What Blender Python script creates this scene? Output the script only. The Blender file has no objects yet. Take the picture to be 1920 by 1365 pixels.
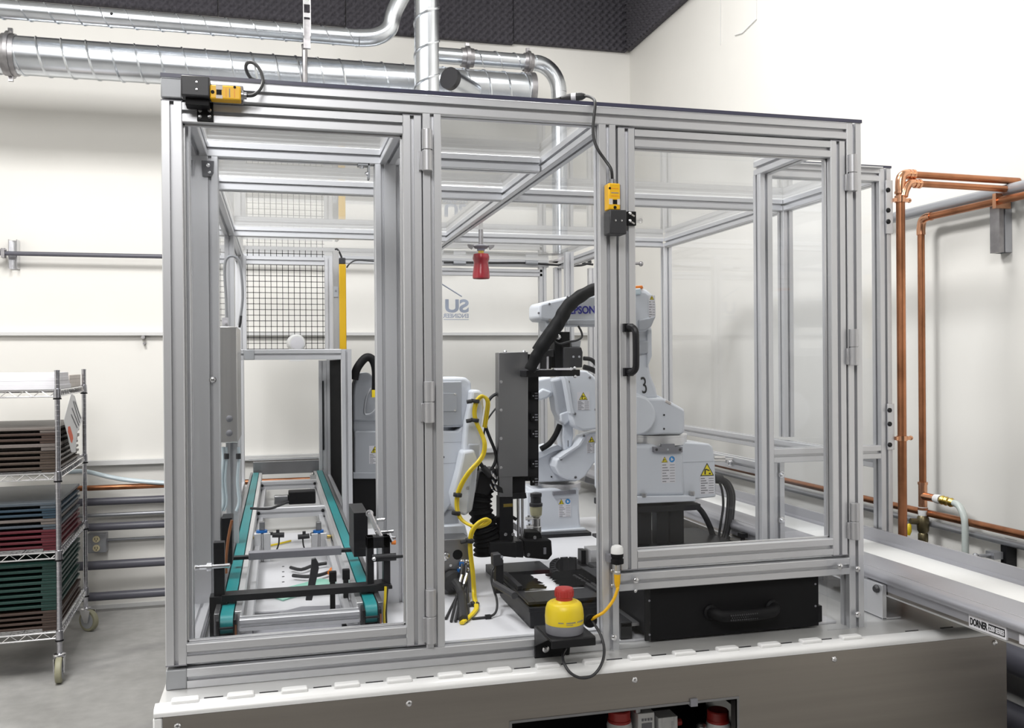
import bpy, bmesh, math, random
from mathutils import Vector, Matrix
random.seed(7)
sc = bpy.context.scene
COL = sc.collection
PI = math.pi

# ------------------------------------------------------------------ camera, light, exposure
FPX, YAW, PITCH, ROLL = 1702.0, math.radians(14.43), math.radians(-0.1228), math.radians(-0.446)
_fw = Vector((math.sin(YAW) * math.cos(PITCH), math.cos(YAW) * math.cos(PITCH), math.sin(PITCH)))
_r0 = Vector((math.cos(YAW), -math.sin(YAW), 0)); _u0 = _r0.cross(_fw)
_rt = _r0 * math.cos(ROLL) + _u0 * math.sin(ROLL)
_up = -_r0 * math.sin(ROLL) + _u0 * math.cos(ROLL)
CAM = Vector((0, 0, 1.55))
cd = bpy.data.cameras.new('camera'); cam = bpy.data.objects.new('camera', cd); COL.objects.link(cam)
cd.sensor_width = 36.0; cd.lens = FPX / 1920 * 36.0; cd.clip_start = 0.05
cam.matrix_world = Matrix(((_rt.x, _up.x, -_fw.x, 0), (_rt.y, _up.y, -_fw.y, 0), (_rt.z, _up.z, -_fw.z, 1.55), (0, 0, 0, 1)))
sc.camera = cam
sc.view_settings.view_transform = 'Standard'; sc.view_settings.look = 'None'
sc.view_settings.gamma = 1.0; sc.view_settings.use_curve_mapping = False
sc.view_settings.exposure = 0.0
sc.cycles.transparent_max_bounces = 40
sc.cycles.max_bounces = 10; sc.cycles.diffuse_bounces = 4; sc.cycles.glossy_bounces = 5
sc.cycles.caustics_reflective = False; sc.cycles.caustics_refractive = False

W = bpy.data.worlds.new('world'); sc.world = W; W.use_nodes = True
W.node_tree.nodes['Background'].inputs[0].default_value = (0.9, 0.93, 1.0, 1)
W.node_tree.nodes['Background'].inputs[1].default_value = 0.25

def area(name, loc, target, sx, sy, power, col=(1, 1, 1)):
    l = bpy.data.lights.new(name, 'AREA'); l.shape = 'RECTANGLE'; l.size = sx; l.size_y = sy
    l.energy = power; l.color = col
    o = bpy.data.objects.new(name, l); COL.objects.link(o); o.location = loc
    o.rotation_euler = (Vector(target) - Vector(loc)).to_track_quat('-Z', 'Y').to_euler()
    return o
area('ceiling_light_a', (-1.3, 2.7, 4.55), (-1.3, 2.95, 0), 1.2, 1.2, 205, (1, .99, .97))
area('ceiling_light_b', (1.2, 3.4, 4.55), (1.2, 3.5, 0), 1.2, 1.2, 62, (1, .99, .97))
area('soft_key', (-.9, -1.3, 4.1), (0.7, 5.6, 3.2), 2.2, 1.3, 115, (1, .992, .98))

# ------------------------------------------------------------------ helpers
def at(px, py, **k):
    """the world point a photograph pixel shows on a plane X=, Y= or Z= (used to place real objects)"""
    d = _fw + _rt * ((px - 960) / FPX) - _up * ((py - 682.5) / FPX)
    (a, v), = k.items(); i = 'XYZ'.index(a)
    return CAM + d * ((v - CAM[i]) / d[i])

def xz(pts, Y):
    return [((p := at(x, y, Y=Y)).x, p.z) for x, y in pts]

class MB:
    def __init__(s): s.v = []; s.f = []
    def add(s, vs, fs):
        n = len(s.v); s.v += [tuple(v) for v in vs]; s.f += [tuple(i + n for i in f) for f in fs]; return s
    def box(s, x0, x1, y0, y1, z0, z1):
        return s.add([(x0, y0, z0), (x1, y0, z0), (x1, y1, z0), (x0, y1, z0), (x0, y0, z1), (x1, y0, z1), (x1, y1, z1), (x0, y1, z1)],
                     [(0, 3, 2, 1), (4, 5, 6, 7), (0, 1, 5, 4), (1, 2, 6, 5), (2, 3, 7, 6), (3, 0, 4, 7)])
    def obox(s, c, size, rot=None):
        M = rot or Matrix.Identity(3); c = Vector(c); h = [q / 2 for q in size]
        b = MB().box(-h[0], h[0], -h[1], h[1], -h[2], h[2])
        return s.add([c + M @ Vector(v) for v in b.v], b.f)
    def cyl(s, p0, p1, r0, r1=None, n=16):
        r1 = r0 if r1 is None else r1
        return s.rev([(r0, 0), (r1, 1)], p0, p1, n)
    def rev(s, prof, p0, p1, n=20, unit=False):
        """surface of revolution: (radius, fraction of p0->p1) or, with unit, (radius, metres from p0)"""
        p0 = Vector(p0); p1 = Vector(p1); d = p1 - p0; L = d.length; d.normalize()
        a = d.orthogonal().normalized(); b = d.cross(a)
        vs = []; m = len(prof)
        for r, h in prof:
            c = p0 + d * (h if unit else h * L)
            for i in range(n):
                t = 2 * PI * i / n; vs.append(c + (a * math.cos(t) + b * math.sin(t)) * r)
        fs = [(j * n + i, j * n + (i + 1) % n, (j + 1) * n + (i + 1) % n, (j + 1) * n + i) for j in range(m - 1) for i in range(n)]
        if prof[0][0] > 1e-6: fs.append(tuple(range(n - 1, -1, -1)))
        if prof[-1][0] > 1e-6: fs.append(tuple(range((m - 1) * n, m * n)))
        return s.add(vs, fs)
    def tube(s, pts, r, n=8, sm=0, closed=False):
        P = [Vector(p) for p in pts]
        if sm:
            Q = []; m = len(P)
            for i in range(m if closed else m - 1):
                a = P[(i - 1) % m] if closed else P[max(i - 1, 0)]
                b, c = P[i], P[(i + 1) % m]
                d = P[(i + 2) % m] if closed else P[min(i + 2, m - 1)]
                for k in range(sm):
                    t = k / sm
                    Q.append(.5 * ((2 * b) + (c - a) * t + (2 * a - 5 * b + 4 * c - d) * t * t + (3 * b - a - 3 * c + d) * t ** 3))
            if not closed: Q.append(P[-1])
            P = Q
        m = len(P); vs = []; prev = None
        rr = r if callable(r) else (lambda t: r)
        for i, p in enumerate(P):
            a = P[i - 1] if i else (P[-1] if closed else p); b = P[i + 1] if i < m - 1 else (P[0] if closed else p)
            t = (b - a)
            if t.length < 1e-9: t = Vector((0, 0, 1))
            t.normalize()
            u = (prev - t * prev.dot(t)) if prev is not None else t.orthogonal()
            if u.length < 1e-6: u = t.orthogonal()
            u.normalize(); prev = u; w = t.cross(u); q = rr(i / max(m - 1, 1))
            for k in range(n):
                ang = 2 * PI * k / n; vs.append(p + (u * math.cos(ang) + w * math.sin(ang)) * q)
        fs = []
        for i in range(m if closed else m - 1):
            j = (i + 1) % m
            for k in range(n):
                fs.append((i * n + k, i * n + (k + 1) % n, j * n + (k + 1) % n, j * n + k))
        if not closed: fs += [tuple(range(n - 1, -1, -1)), tuple(range((m - 1) * n, m * n))]
        return s.add(vs, fs)
    def prism(s, poly, axis, a, b):
        """poly: 2D outline in the plane across axis ('X': (y,z), 'Y': (x,z), 'Z': (x,y)), from a to b"""
        mk = {'X': lambda p, q: (q, p[0], p[1]), 'Y': lambda p, q: (p[0], q, p[1]), 'Z': lambda p, q: (p[0], p[1], q)}[axis]
        n = len(poly); vs = [mk(p, a) for p in poly] + [mk(p, b) for p in poly]
        return s.add(vs, [tuple(range(n)), tuple(range(2 * n - 1, n - 1, -1))] + [(i, i + n, (i + 1) % n + n, (i + 1) % n) for i in range(n)])
    def sph(s, c, r, n=12, m=8, sz=1.0):
        c = Vector(c)
        return s.rev([(max(r * math.sin(PI * j / m), 1e-7), -r * sz * math.cos(PI * j / m)) for j in range(m + 1)], c, c + Vector((0, 0, 1)), n, unit=True)
    def ext(s, axis, a, b, c0, c1, nu=1, nv=1, w=.045, h=.045, g=.0095, d=.011):
        """T-slot aluminium extrusion; cross-section lower corner at (c0, c1) in the two other axes, from a to b"""
        def side(L, n):
            pts = []
            for i in range(n):
                c = L * (i + .5) / n
                pts += [(c - g / 2, 0), (c - g / 2, d), (c + g / 2, d), (c + g / 2, 0)]
            return pts
        q = .0018; poly = []
        sd = side(w, nu); poly += [(q, 0)] + [(u, v) for u, v in sd] + [(w - q, 0)]
        sd = side(h, nv); poly += [(w, q)] + [(w - v, u) for u, v in sd] + [(w, h - q)]
        sd = side(w, nu); poly += [(w - q, h)] + [(w - u, h - v) for u, v in sd] + [(q, h)]
        sd = side(h, nv); poly += [(0, h - q)] + [(v, h - u) for u, v in sd] + [(0, q)]
        poly = [(c0 + u, c1 + v) for u, v in poly]
        return s.prism(poly, axis, a, b)
    def build(s, name, mat, parent=None, label=None, bevel=0, seg=2, sharp=35, cat=None, group=None, kind=None, fix=True):
        me = bpy.data.meshes.new(name); me.from_pydata(s.v, [], s.f)
        if fix:
            bm = bmesh.new(); bm.from_mesh(me); bmesh.ops.recalc_face_normals(bm, faces=bm.faces); bm.to_mesh(me); bm.free()
        me.materials.append(mat)
        me.shade_smooth(); me.set_sharp_from_angle(angle=math.radians(sharp))
        o = bpy.data.objects.new(name, me); COL.objects.link(o)
        if parent is not None: par(o, parent)
        if bevel:
            md = o.modifiers.new('bevel', 'BEVEL'); md.width = bevel; md.segments = seg; md.limit_method = 'ANGLE'; md.angle_limit = math.radians(40)
            md.harden_normals = False
        tag(o, label, cat, group, kind)
        return o

def par(o, p):
    o.parent = p
    o.matrix_parent_inverse = p.matrix_basis.inverted()     # every object's own matrix is its place in the world

def tag(o, label=None, cat=None, group=None, kind=None):
    if label: o['label'] = label
    if cat: o['category'] = cat
    if group: o['group'] = group
    if kind: o['kind'] = kind
    return o

def thing(name, label, cat, loc=(0, 0, 0), group=None):
    o = bpy.data.objects.new(name, None); COL.objects.link(o); o.location = loc; o.empty_display_size = .05
    return tag(o, label, cat, group)

def sub(name, parent, loc=(0, 0, 0), label=None):
    o = bpy.data.objects.new(name, None); COL.objects.link(o); o.location = loc; o.empty_display_size = .03
    par(o, parent)
    if label: o['label'] = label
    return o

def copy_tree(o, offset, parent=None):
    """a copy of a thing with copies of its parts and sub-parts, sharing mesh data, moved by offset"""
    c = o.copy(); COL.objects.link(c)
    if parent is None: c.location = o.location + Vector(offset)
    else: c.parent = parent
    for ch in list(o.children): copy_tree(ch, offset, c)
    return c

def text(name, body, mat, parent, origin, xdir, ydir, size, bold=0.0, mirror=False, align='LEFT', depth=.0004, sx=1.0, fit=0.0):
    cu = bpy.data.curves.new(name, 'FONT'); cu.body = body; cu.size = size; cu.extrude = depth; cu.offset = bold
    cu.align_x = align; cu.materials.append(mat)
    tmp = bpy.data.objects.new(name, cu); COL.objects.link(tmp)
    dg = bpy.context.evaluated_depsgraph_get(); me = bpy.data.meshes.new_from_object(tmp.evaluated_get(dg))
    me.name = name; bpy.data.objects.remove(tmp); bpy.data.curves.remove(cu)
    if not me.materials: me.materials.append(mat)
    o = bpy.data.objects.new(name, me); COL.objects.link(o); o['kind'] = 'stuff'
    if fit:
        xs_ = [v.co.x for v in me.vertices]; sx = fit / (max(xs_) - min(xs_))
    X = Vector(xdir).normalized() * sx; Yv = Vector(ydir).normalized(); Z = X.cross(Yv).normalized()
    if mirror: X = -X
    if parent is not None: par(o, parent)
    M = Matrix(((X.x, Yv.x, Z.x, origin[0]), (X.y, Yv.y, Z.y, origin[1]), (X.z, Yv.z, Z.z, origin[2]), (0, 0, 0, 1)))
    o.matrix_basis = M
    return o

# ------------------------------------------------------------------ materials
def mat(name, col, metal=0.0, rough=0.5, var=0.0, vscale=20.0, bump=0.0, bscale=200.0, coat=0.0, stretch=None, spec=0.5, emit=None, col2=None, rvar=0.0):
    m = bpy.data.materials.new(name); m.use_nodes = True; nt = m.node_tree; b = nt.nodes['Principled BSDF']
    b.inputs['Base Color'].default_value = (*col, 1); b.inputs['Metallic'].default_value = metal; b.inputs['Roughness'].default_value = rough
    b.inputs['Coat Weight'].default_value = coat; b.inputs['Specular IOR Level'].default_value = spec
    tc = None
    def coords(scale):
        nonlocal tc
        tc = tc or nt.nodes.new('ShaderNodeTexCoord')
        if stretch:
            mp = nt.nodes.new('ShaderNodeMapping'); mp.inputs['Scale'].default_value = stretch
            nt.links.new(tc.outputs['Object'], mp.inputs['Vector']); src = mp.outputs['Vector']
        else: src = tc.outputs['Object']
        n = nt.nodes.new('ShaderNodeTexNoise'); n.inputs['Scale'].default_value = scale; n.inputs['Detail'].default_value = 4
        nt.links.new(src, n.inputs['Vector']); return n
    if var:
        n = coords(vscale); r = nt.nodes.new('ShaderNodeValToRGB')
        c2 = col2 or tuple(min(1, c * (1 + var)) for c in col); c1 = tuple(c * (1 - var) for c in col) if col2 is None else col
        r.color_ramp.elements[0].position = .35; r.color_ramp.elements[0].color = (*c1, 1)
        r.color_ramp.elements[1].position = .65; r.color_ramp.elements[1].color = (*c2, 1)
        nt.links.new(n.outputs['Fac'], r.inputs['Fac']); nt.links.new(r.outputs['Color'], b.inputs['Base Color'])
        if rvar:
            mr = nt.nodes.new('ShaderNodeMapRange'); mr.inputs['To Min'].default_value = rough - rvar; mr.inputs['To Max'].default_value = rough + rvar
            nt.links.new(n.outputs['Fac'], mr.inputs['Value']); nt.links.new(mr.outputs['Result'], b.inputs['Roughness'])
    if bump:
        n = coords(bscale); bp = nt.nodes.new('ShaderNodeBump'); bp.inputs['Strength'].default_value = bump; bp.inputs['Distance'].default_value = .002
        nt.links.new(n.outputs['Fac'], bp.inputs['Height']); nt.links.new(bp.outputs['Normal'], b.inputs['Normal'])
    if emit:
        b.inputs['Emission Color'].default_value = (*emit[:3], 1); b.inputs['Emission Strength'].default_value = emit[3]
    return m

def clear(name, tint=(.985, .988, .992), f0=.03, gain=.95, rough=.02):
    m = bpy.data.materials.new(name); m.use_nodes = True; nt = m.node_tree; nt.nodes.clear()
    out = nt.nodes.new('ShaderNodeOutputMaterial'); mx = nt.nodes.new('ShaderNodeMixShader')
    tr = nt.nodes.new('ShaderNodeBsdfTransparent'); tr.inputs[0].default_value = (*tint, 1)
    gl = nt.nodes.new('ShaderNodeBsdfGlossy'); gl.inputs['Roughness'].default_value = rough; gl.inputs['Color'].default_value = (1, 1, 1, 1)
    lw = nt.nodes.new('ShaderNodeLayerWeight'); lw.inputs['Blend'].default_value = .5
    pw = nt.nodes.new('ShaderNodeMath'); pw.operation = 'POWER'; pw.inputs[1].default_value = 5
    ml = nt.nodes.new('ShaderNodeMath'); ml.operation = 'MULTIPLY_ADD'; ml.inputs[1].default_value = gain; ml.inputs[2].default_value = f0
    nt.links.new(lw.outputs['Facing'], pw.inputs[0]); nt.links.new(pw.outputs[0], ml.inputs[0]); nt.links.new(ml.outputs[0], mx.inputs[0])
    nt.links.new(tr.outputs[0], mx.inputs[1]); nt.links.new(gl.outputs[0], mx.inputs[2]); nt.links.new(mx.outputs[0], out.inputs[0])
    return m

M_alu = mat('anodised_aluminium', (.665, .67, .695), .68, .40)
M_alu_l = mat('bright_aluminium', (.78, .78, .79), .8, .32, var=.03, vscale=6)
M_cap = mat('grey_cast_cube', (.38, .39, .41), .3, .5, bump=.1, bscale=600)
M_hinge = mat('satin_hinge', (.52, .52, .54), .7, .42)
M_ss = mat('stainless_sheet', (.33, .305, .28), 1.0, .30, var=.05, vscale=2.5, bump=.04, bscale=90, stretch=(.3, .3, 14), rvar=.05)
M_ss2 = mat('brushed_stainless', (.62, .61, .60), 1.0, .34, var=.05, vscale=4, bump=.03, bscale=120, stretch=(14, .3, .3))
M_ss_dark = mat('dark_stainless', (.30, .30, .31), 1.0, .36, var=.08, vscale=5, stretch=(1, 1, .3))
M_galv = mat('galvanised_steel', (.68, .71, .75), 1.0, .27, var=.05, vscale=9)
M_galv_d = mat('galvanised_clamp', (.36, .35, .36), 1.0, .42, var=.15, vscale=20)
M_chrome = mat('chrome_wire', (.78, .78, .80), 1.0, .14)
M_post = mat('chrome_post', (.52, .52, .56), 1.0, .22, var=.1, vscale=40)
M_bolt = mat('zinc_bolt', (.72, .72, .74), 1.0, .25)
M_wall = mat('painted_wall', (.85, .835, .80), 0, .62, var=.018, vscale=1.1, bump=.06, bscale=60)
M_wallr = mat('painted_wall_right', (.85, .835, .80), 0, .55, var=.018, vscale=1.3, bump=.06, bscale=60)
M_ceil = mat('ceiling_board', (.70, .70, .69), 0, .8)
M_front = mat('room_wall', (.12, .118, .115), 0, .8)
M_foam = mat('charcoal_foam', (.070, .066, .078), 0, .9, var=.15, vscale=60)
M_black = mat('black_anodised', (.009, .009, .011), .1, .42, spec=.35)
M_black_m = mat('black_matte', (.006, .006, .007), 0, .6, spec=.2)
M_rubber = mat('black_rubber', (.018, .018, .020), 0, .5, bump=.1, bscale=200)
M_dgrey = mat('dark_grey_plastic', (.030, .030, .034), 0, .45)
M_mgrey = mat('mid_grey_plastic', (.22, .22, .245), 0, .45)
M_white = mat('white_paint', (.80, .80, .80), 0, .33, coat=.2, var=.015, vscale=5)
M_guard = mat('grey_guard', (.42, .42, .455), .6, .38)
M_valve = mat('dull_brass', (.17, .145, .085), .9, .4)
M_ledge = mat('table_ledge', (.66, .66, .655), .45, .32, var=.03, vscale=3)
M_plate = mat('white_base_plate', (.62, .62, .645), 0, .38, var=.03, vscale=4)
M_whitep = mat('white_plastic', (.82, .82, .82), 0, .4)
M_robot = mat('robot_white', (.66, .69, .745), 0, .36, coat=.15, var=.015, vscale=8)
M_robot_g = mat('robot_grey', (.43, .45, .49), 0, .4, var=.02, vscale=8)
M_yel = mat('safety_yellow', (.80, .60, .02), 0, .38)
M_yel2 = mat('switch_yellow', (.85, .47, .01), 0, .4)
M_yelcur = mat('curtain_yellow', (.60, .36, .006), 0, .4)
M_red = mat('red_plastic', (.42, .035, .03), 0, .42, var=.05, vscale=30)
M_redcap = mat('red_cap', (.34, .022, .035), 0, .25, coat=.5, bump=.35, bscale=50)
M_blue = mat('blue_plastic', (.02, .20, .65), 0, .4)
M_orange = mat('orange_plastic', (.80, .22, .02), 0, .4)
M_green = mat('teal_belt', (.006, .19, .20), 0, .42, var=.05, vscale=12)
M_belt = mat('white_belt', (.83, .83, .82), 0, .5)
M_copper = mat('copper_pipe', (.42, .185, .095), 1.0, .36, var=.22, vscale=9, rvar=.06)
M_copper_l = mat('copper_fitting', (.72, .38, .23), 1.0, .22)
M_brass = mat('brass', (.62, .45, .12), 1.0, .28)
M_pvc = mat('grey_pvc_pipe', (.105, .105, .13), 0, .38)
M_cond = mat('grey_conduit', (.42, .43, .46), .6, .4)
M_trim = mat('white_raceway', (.70, .70, .70), 0, .5)
M_hose = mat('clear_hose', (.62, .72, .78), 0, .2)
M_hoseg = mat('translucent_hose', (.55, .60, .58), 0, .25)
M_paper = mat('paper', (.86, .86, .88), 0, .8)
M_ink = mat('black_ink', (.01, .01, .012), 0, .6)
M_inkg = mat('grey_ink', (.25, .25, .27), 0, .6)
M_epson = mat('blue_ink', (.02, .02, .33), 0, .5)
M_or_ink = mat('orange_print', (.85, .16, .08), 0, .7)
M_decal = mat('blue_grey_decal', (.36, .40, .50), 0, .6)
M_lbl_y = mat('warning_yellow', (.82, .68, .02), 0, .5)
M_lbl_b = mat('sign_blue', (.03, .27, .62), 0, .5)
M_glass_green = mat('green_glass_plate', (.30, .62, .50), 0, .12)
M_amber = mat('amber_bowl', (.42, .40, .26), 0, .18)
M_wheel = mat('tan_wheel', (.30, .29, .20), 0, .55)
M_wheelg = mat('grey_wheel_disc', (.34, .35, .37), 0, .5)
M_tray = {k: mat('tray_' + k, c, 0, .42, var=.08, vscale=15) for k, c in {
    'brown': (.060, .043, .033), 'taupe': (.14, .12, .11), 'blue': (.022, .045, .068), 'slate': (.060, .075, .092), 'red': (.085, .009, .016), 'green': (.009, .038, .031), 'mocha': (.050, .031, .024)}.items()}
M_card = mat('white_card_box', (.74, .73, .77), 0, .6, var=.03, vscale=8)
M_cardb = mat('buff_card_box', (.62, .57, .54), 0, .7, var=.05, vscale=8)
M_edge = mat('pane_edge', (.06, .06, .10), 0, .25)
M_pane = clear('clear_polycarbonate', f0=.014)
M_pane_r = clear('clear_roof_polycarbonate', tint=(.975, .98, .985), f0=.035)
M_bowl = clear('smoky_bowl', tint=(.62, .62, .50), f0=.06)

def floor_mat():
    m = bpy.data.materials.new('concrete_floor'); m.use_nodes = True; nt = m.node_tree; b = nt.nodes['Principled BSDF']
    tc = nt.nodes.new('ShaderNodeTexCoord')
    def noise(s, det, dist=0.0):
        n = nt.nodes.new('ShaderNodeTexNoise'); n.inputs['Scale'].default_value = s; n.inputs['Detail'].default_value = det; n.inputs['Distortion'].default_value = dist
        nt.links.new(tc.outputs['Object'], n.inputs['Vector']); return n
    n1 = noise(1.6, 8, .6); n2 = noise(14, 6); n3 = noise(.9, 3, 1.2)
    r = nt.nodes.new('ShaderNodeValToRGB'); e = r.color_ramp.elements
    e[0].position = .3; e[0].color = (.29, .285, .275, 1); e[1].position = .7; e[1].color = (.42, .415, .405, 1)
    nt.links.new(n1.outputs['Fac'], r.inputs['Fac'])
    r2 = nt.nodes.new('ShaderNodeValToRGB'); e = r2.color_ramp.elements
    e[0].position = .40; e[0].color = (.62, .62, .64, 1); e[1].position = .47; e[1].color = (1, 1, 1, 1)
    nt.links.new(n3.outputs['Fac'], r2.inputs['Fac'])
    mx = nt.nodes.new('ShaderNodeMixRGB'); mx.blend_type = 'MULTIPLY'; mx.inputs[0].default_value = .55
    nt.links.new(r.outputs[0], mx.inputs[1]); nt.links.new(r2.outputs[0], mx.inputs[2])
    mx2 = nt.nodes.new('ShaderNodeMixRGB'); mx2.blend_type = 'OVERLAY'; mx2.inputs[0].default_value = .25
    nt.links.new(mx.outputs[0], mx2.inputs[1]); nt.links.new(n2.outputs['Fac'], mx2.inputs[2])
    nt.links.new(mx2.outputs[0], b.inputs['Base Color']); b.inputs['Roughness'].default_value = .42
    bp = nt.nodes.new('ShaderNodeBump'); bp.inputs['Strength'].default_value = .08
    nt.links.new(n2.outputs['Fac'], bp.inputs['Height']); nt.links.new(bp.outputs[0], b.inputs['Normal'])
    return m
M_floor = floor_mat()

# ------------------------------------------------------------------ the room
XW, YW, ZC = 2.52, 6.25, 4.7
XL, YF = -4.2, -3.6
MB().box(XL, XW, YF, YW, -.05, 0).build('floor', M_floor, kind='structure')
MB().box(XL - .1, XW + .1, YW, YW + .1, 0, ZC).build('wall_back', M_wall, kind='structure')
MB().box(XW, XW + .1, YF, YW, 0, ZC).build('wall_right', M_wallr, kind='structure')
MB().box(XL - .1, XL, YF, YW, 0, ZC).build('wall_left', M_wall, kind='structure')
MB().box(XL - .1, XW + .1, YF - .1, YF, 0, ZC).build('wall_front', M_front, kind='structure')
MB().box(XL - .1, XW + .1, YF - .1, YW + .1, ZC, ZC + .05).build('ceiling', M_ceil, kind='structure')
# ------------------------------------------------------------------ egg-crate foam panels high on the walls
def foam(nu, nv, lu, lv, place, label):
    """egg-crate relief over lu x lv metres; place maps (u, v, depth) to the world; pitch about 4 cm"""
    mb = MB(); k = 4
    NU, NV = nu * k + 1, nv * k + 1
    for j in range(NV):
        for i in range(NU):
            u, v = lu * i / (NU - 1), lv * j / (NV - 1)
            d = .030 + .027 * math.sin(2 * PI * i / k) * math.sin(2 * PI * j / k + .0)
            d += .004 * math.sin(2 * PI * i / k + 1)
            mb.v.append(place(u, v, .012 + d))
    for j in range(NV - 1):
        for i in range(NU - 1):
            a = j * NU + i; mb.f.append((a, a + 1, a + NU + 1, a + NU))
    n0 = len(mb.v)
    rim = [0, NU - 1, NU * NV - 1, NU * (NV - 1)]
    # edge strip down to the wall
    bot = list(range(NU)); top = [NU * (NV - 1) + i for i in range(NU)]
    lef = [j * NU for j in range(NV)]; rig = [j * NU + NU - 1 for j in range(NV)]
    for loop in (bot, rig, top[::-1], lef[::-1]):
        base = []
        for q in loop:
            j, i = divmod(q, NU); base.append(len(mb.v)); mb.v.append(place(lu * i / (NU - 1), lv * j / (NV - 1), .001))
        for a in range(len(loop) - 1): mb.f.append((loop[a], base[a], base[a + 1], loop[a + 1]))
    return mb.build('foam_panel', M_foam, label=label, cat='foam panel', group='charcoal foam panels high on the walls', sharp=80)

ZF = 3.80
x = XW - .055
segs = [(1.62, 'above the elbow duct'), (1.46, 'behind the vertical duct'),
        (.92, 'right of the duct hanger'), (1.22, 'left of the duct hanger')]
xr = XW - .06
xs = [(1.63, XW - .040), (.46, 1.625), (-.36, .455), (-1.7, -.365)]
for (a, b), (_, where) in zip(xs, segs):
    zo = ZF + (0.012 if a > 1 else 0.0 if a > 0 else .03)
    foam(max(4, round((b - a) / .054)), 16, b - a, .84, lambda u, v, d, a=a, zo=zo: (a + u, YW - d, zo + v), 'charcoal egg crate foam panel on the back wall ' + where)
ys = [(5.16, YW - .03), (4.0, 5.155)]
for (a, b), where in zip(ys, ('next to the wall corner', 'further from the corner')):
    foam(round((b - a) / .054), 16, b - a, .84, lambda u, v, d, a=a: (XW - d, a + u, ZF + .02 + v), 'charcoal egg crate foam panel on the right wall ' + where)

# ------------------------------------------------------------------ spiral ducts
def seam(mb, p0, p1, r, pitch, ph=0.0, n=20):
    p0 = Vector(p0); p1 = Vector(p1); d = p1 - p0; L = d.length; d.normalize(); a = d.orthogonal().normalized(); b = d.cross(a)
    pts = []; k = int(L / pitch * n)
    for i in range(k + 1):
        t = i / n * 2 * PI + ph; q = p0 + d * (L * i / k); pts.append(q + (a * math.cos(t) + b * math.sin(t)) * (r + .0005))
    return mb.tube(pts, .0065 if r > .055 else .0045, n=5)
def duct(name, label, p0, p1, r, pitch):
    o = MB().cyl(p0, p1, r, n=40).build(name, M_galv, label=label, cat='duct')
    seam(MB(), p0, p1, r, pitch).build('seam', M_galv, parent=o)
    return o
def clampring(parent, p0, axis, r, w=.05):
    a = Vector(axis).normalized(); p = Vector(p0)
    MB().rev([(r + .001, -w), (r + .008, -w), (r + .010, -w * .3), (r + .022, -w * .28), (r + .022, w * .28), (r + .010, w * .3), (r + .008, w), (r + .001, w)], p, p + a, 32, unit=True).build('clamp_ring', M_galv_d, parent=parent)
    MB().box(p.x - .012, p.x + .012, p.y - .008, p.y + .008, p.z + r + .015, p.z + r + .042).build('clamp_lug', M_galv_d, parent=parent)
    MB().box(p.x - .012, p.x + .012, p.y - .008, p.y + .008, p.z - r - .042, p.z - r - .015).build('clamp_lug', M_galv_d, parent=parent)

zb = 3.285; XE = at(990, 160, Y=5.6).x
big = duct('spiral_duct', 'wide galvanised spiral duct running level along the back wall', (-2.6, 5.6, zb), (XE, 5.6, zb), .106, .128)
clampring(big, (at(20, 100, Y=5.6).x, 5.6, zb), (1, 0, 0), .106, .034)
MB().rev([(.1065, 0), (.116, 0), (.116, .035), (.1065, .035)], (XE, 5.6, zb), (XE + 1, 5.6, zb), 32, unit=True).build('end_cap', M_galv_d, parent=big)
MB().rev([(.03, 0), (.08, .005), (.09, .03)], (XE + .01, 5.6, zb), (XE + 1, 5.6, zb), 28, unit=True).build('end_cone', M_ss2, parent=big)
# branch stub with a dark end plate, seen just right of the vertical duct
pb = at(838, 150, Y=5.38)
MB().cyl((pb.x + .19, 5.52, pb.z - .02), (pb.x + .02, 5.36, pb.z), .062, n=28).build('branch_stub', M_galv, parent=big)
MB().rev([(.0, 0), (.066, 0), (.066, .035), (.0, .035)], (pb.x + .03, 5.37, pb.z), (pb.x - .1, 5.25, pb.z + .015), 28, unit=True).build('stub_damper', M_dgrey, parent=big)

p0 = at(0, 17, Y=5.45); zu = p0.z
xe = at(672, 70, Y=5.45).x
up = duct('spiral_duct', 'narrow galvanised spiral duct along the top left, bending upward', (-2.6, 5.45, zu), (xe, 5.45, zu), .05, .135)
pe = at(742, 14, Y=5.45); pe2 = at(790, -70, Y=5.45)
MB().tube([(xe, 5.45, zu), (xe + .10, 5.45, zu + .015), (xe + .18, 5.45, zu + .07), (pe.x, 5.45, pe.z), (pe2.x, 5.45, pe2.z)], .0515, n=28, sm=6).build('bend', M_galv, parent=up)
MB().sph((at(209, 26, Y=5.4).x, 5.405, at(209, 26, Y=5.4).z), .010, 10, 6).build('plug', M_black, parent=up)

pv0 = at(799, 170, Y=4.6); pv1 = at(803, -60, Y=4.6)
vt = duct('vertical_duct', 'vertical galvanised spiral duct rising from the machine roof', (pv0.x, 4.6, 2.2), (pv0.x + .012, 4.6, ZC), .0625, .17)
MB().rev([(.063, 0), (.085, 0), (.085, .012), (.066, .014), (.066, .06), (.063, .06)], (pv0.x, 4.6, 2.2), (pv0.x, 4.6, 2.4), 28, unit=True).build('collar', M_galv_d, parent=vt)

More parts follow.
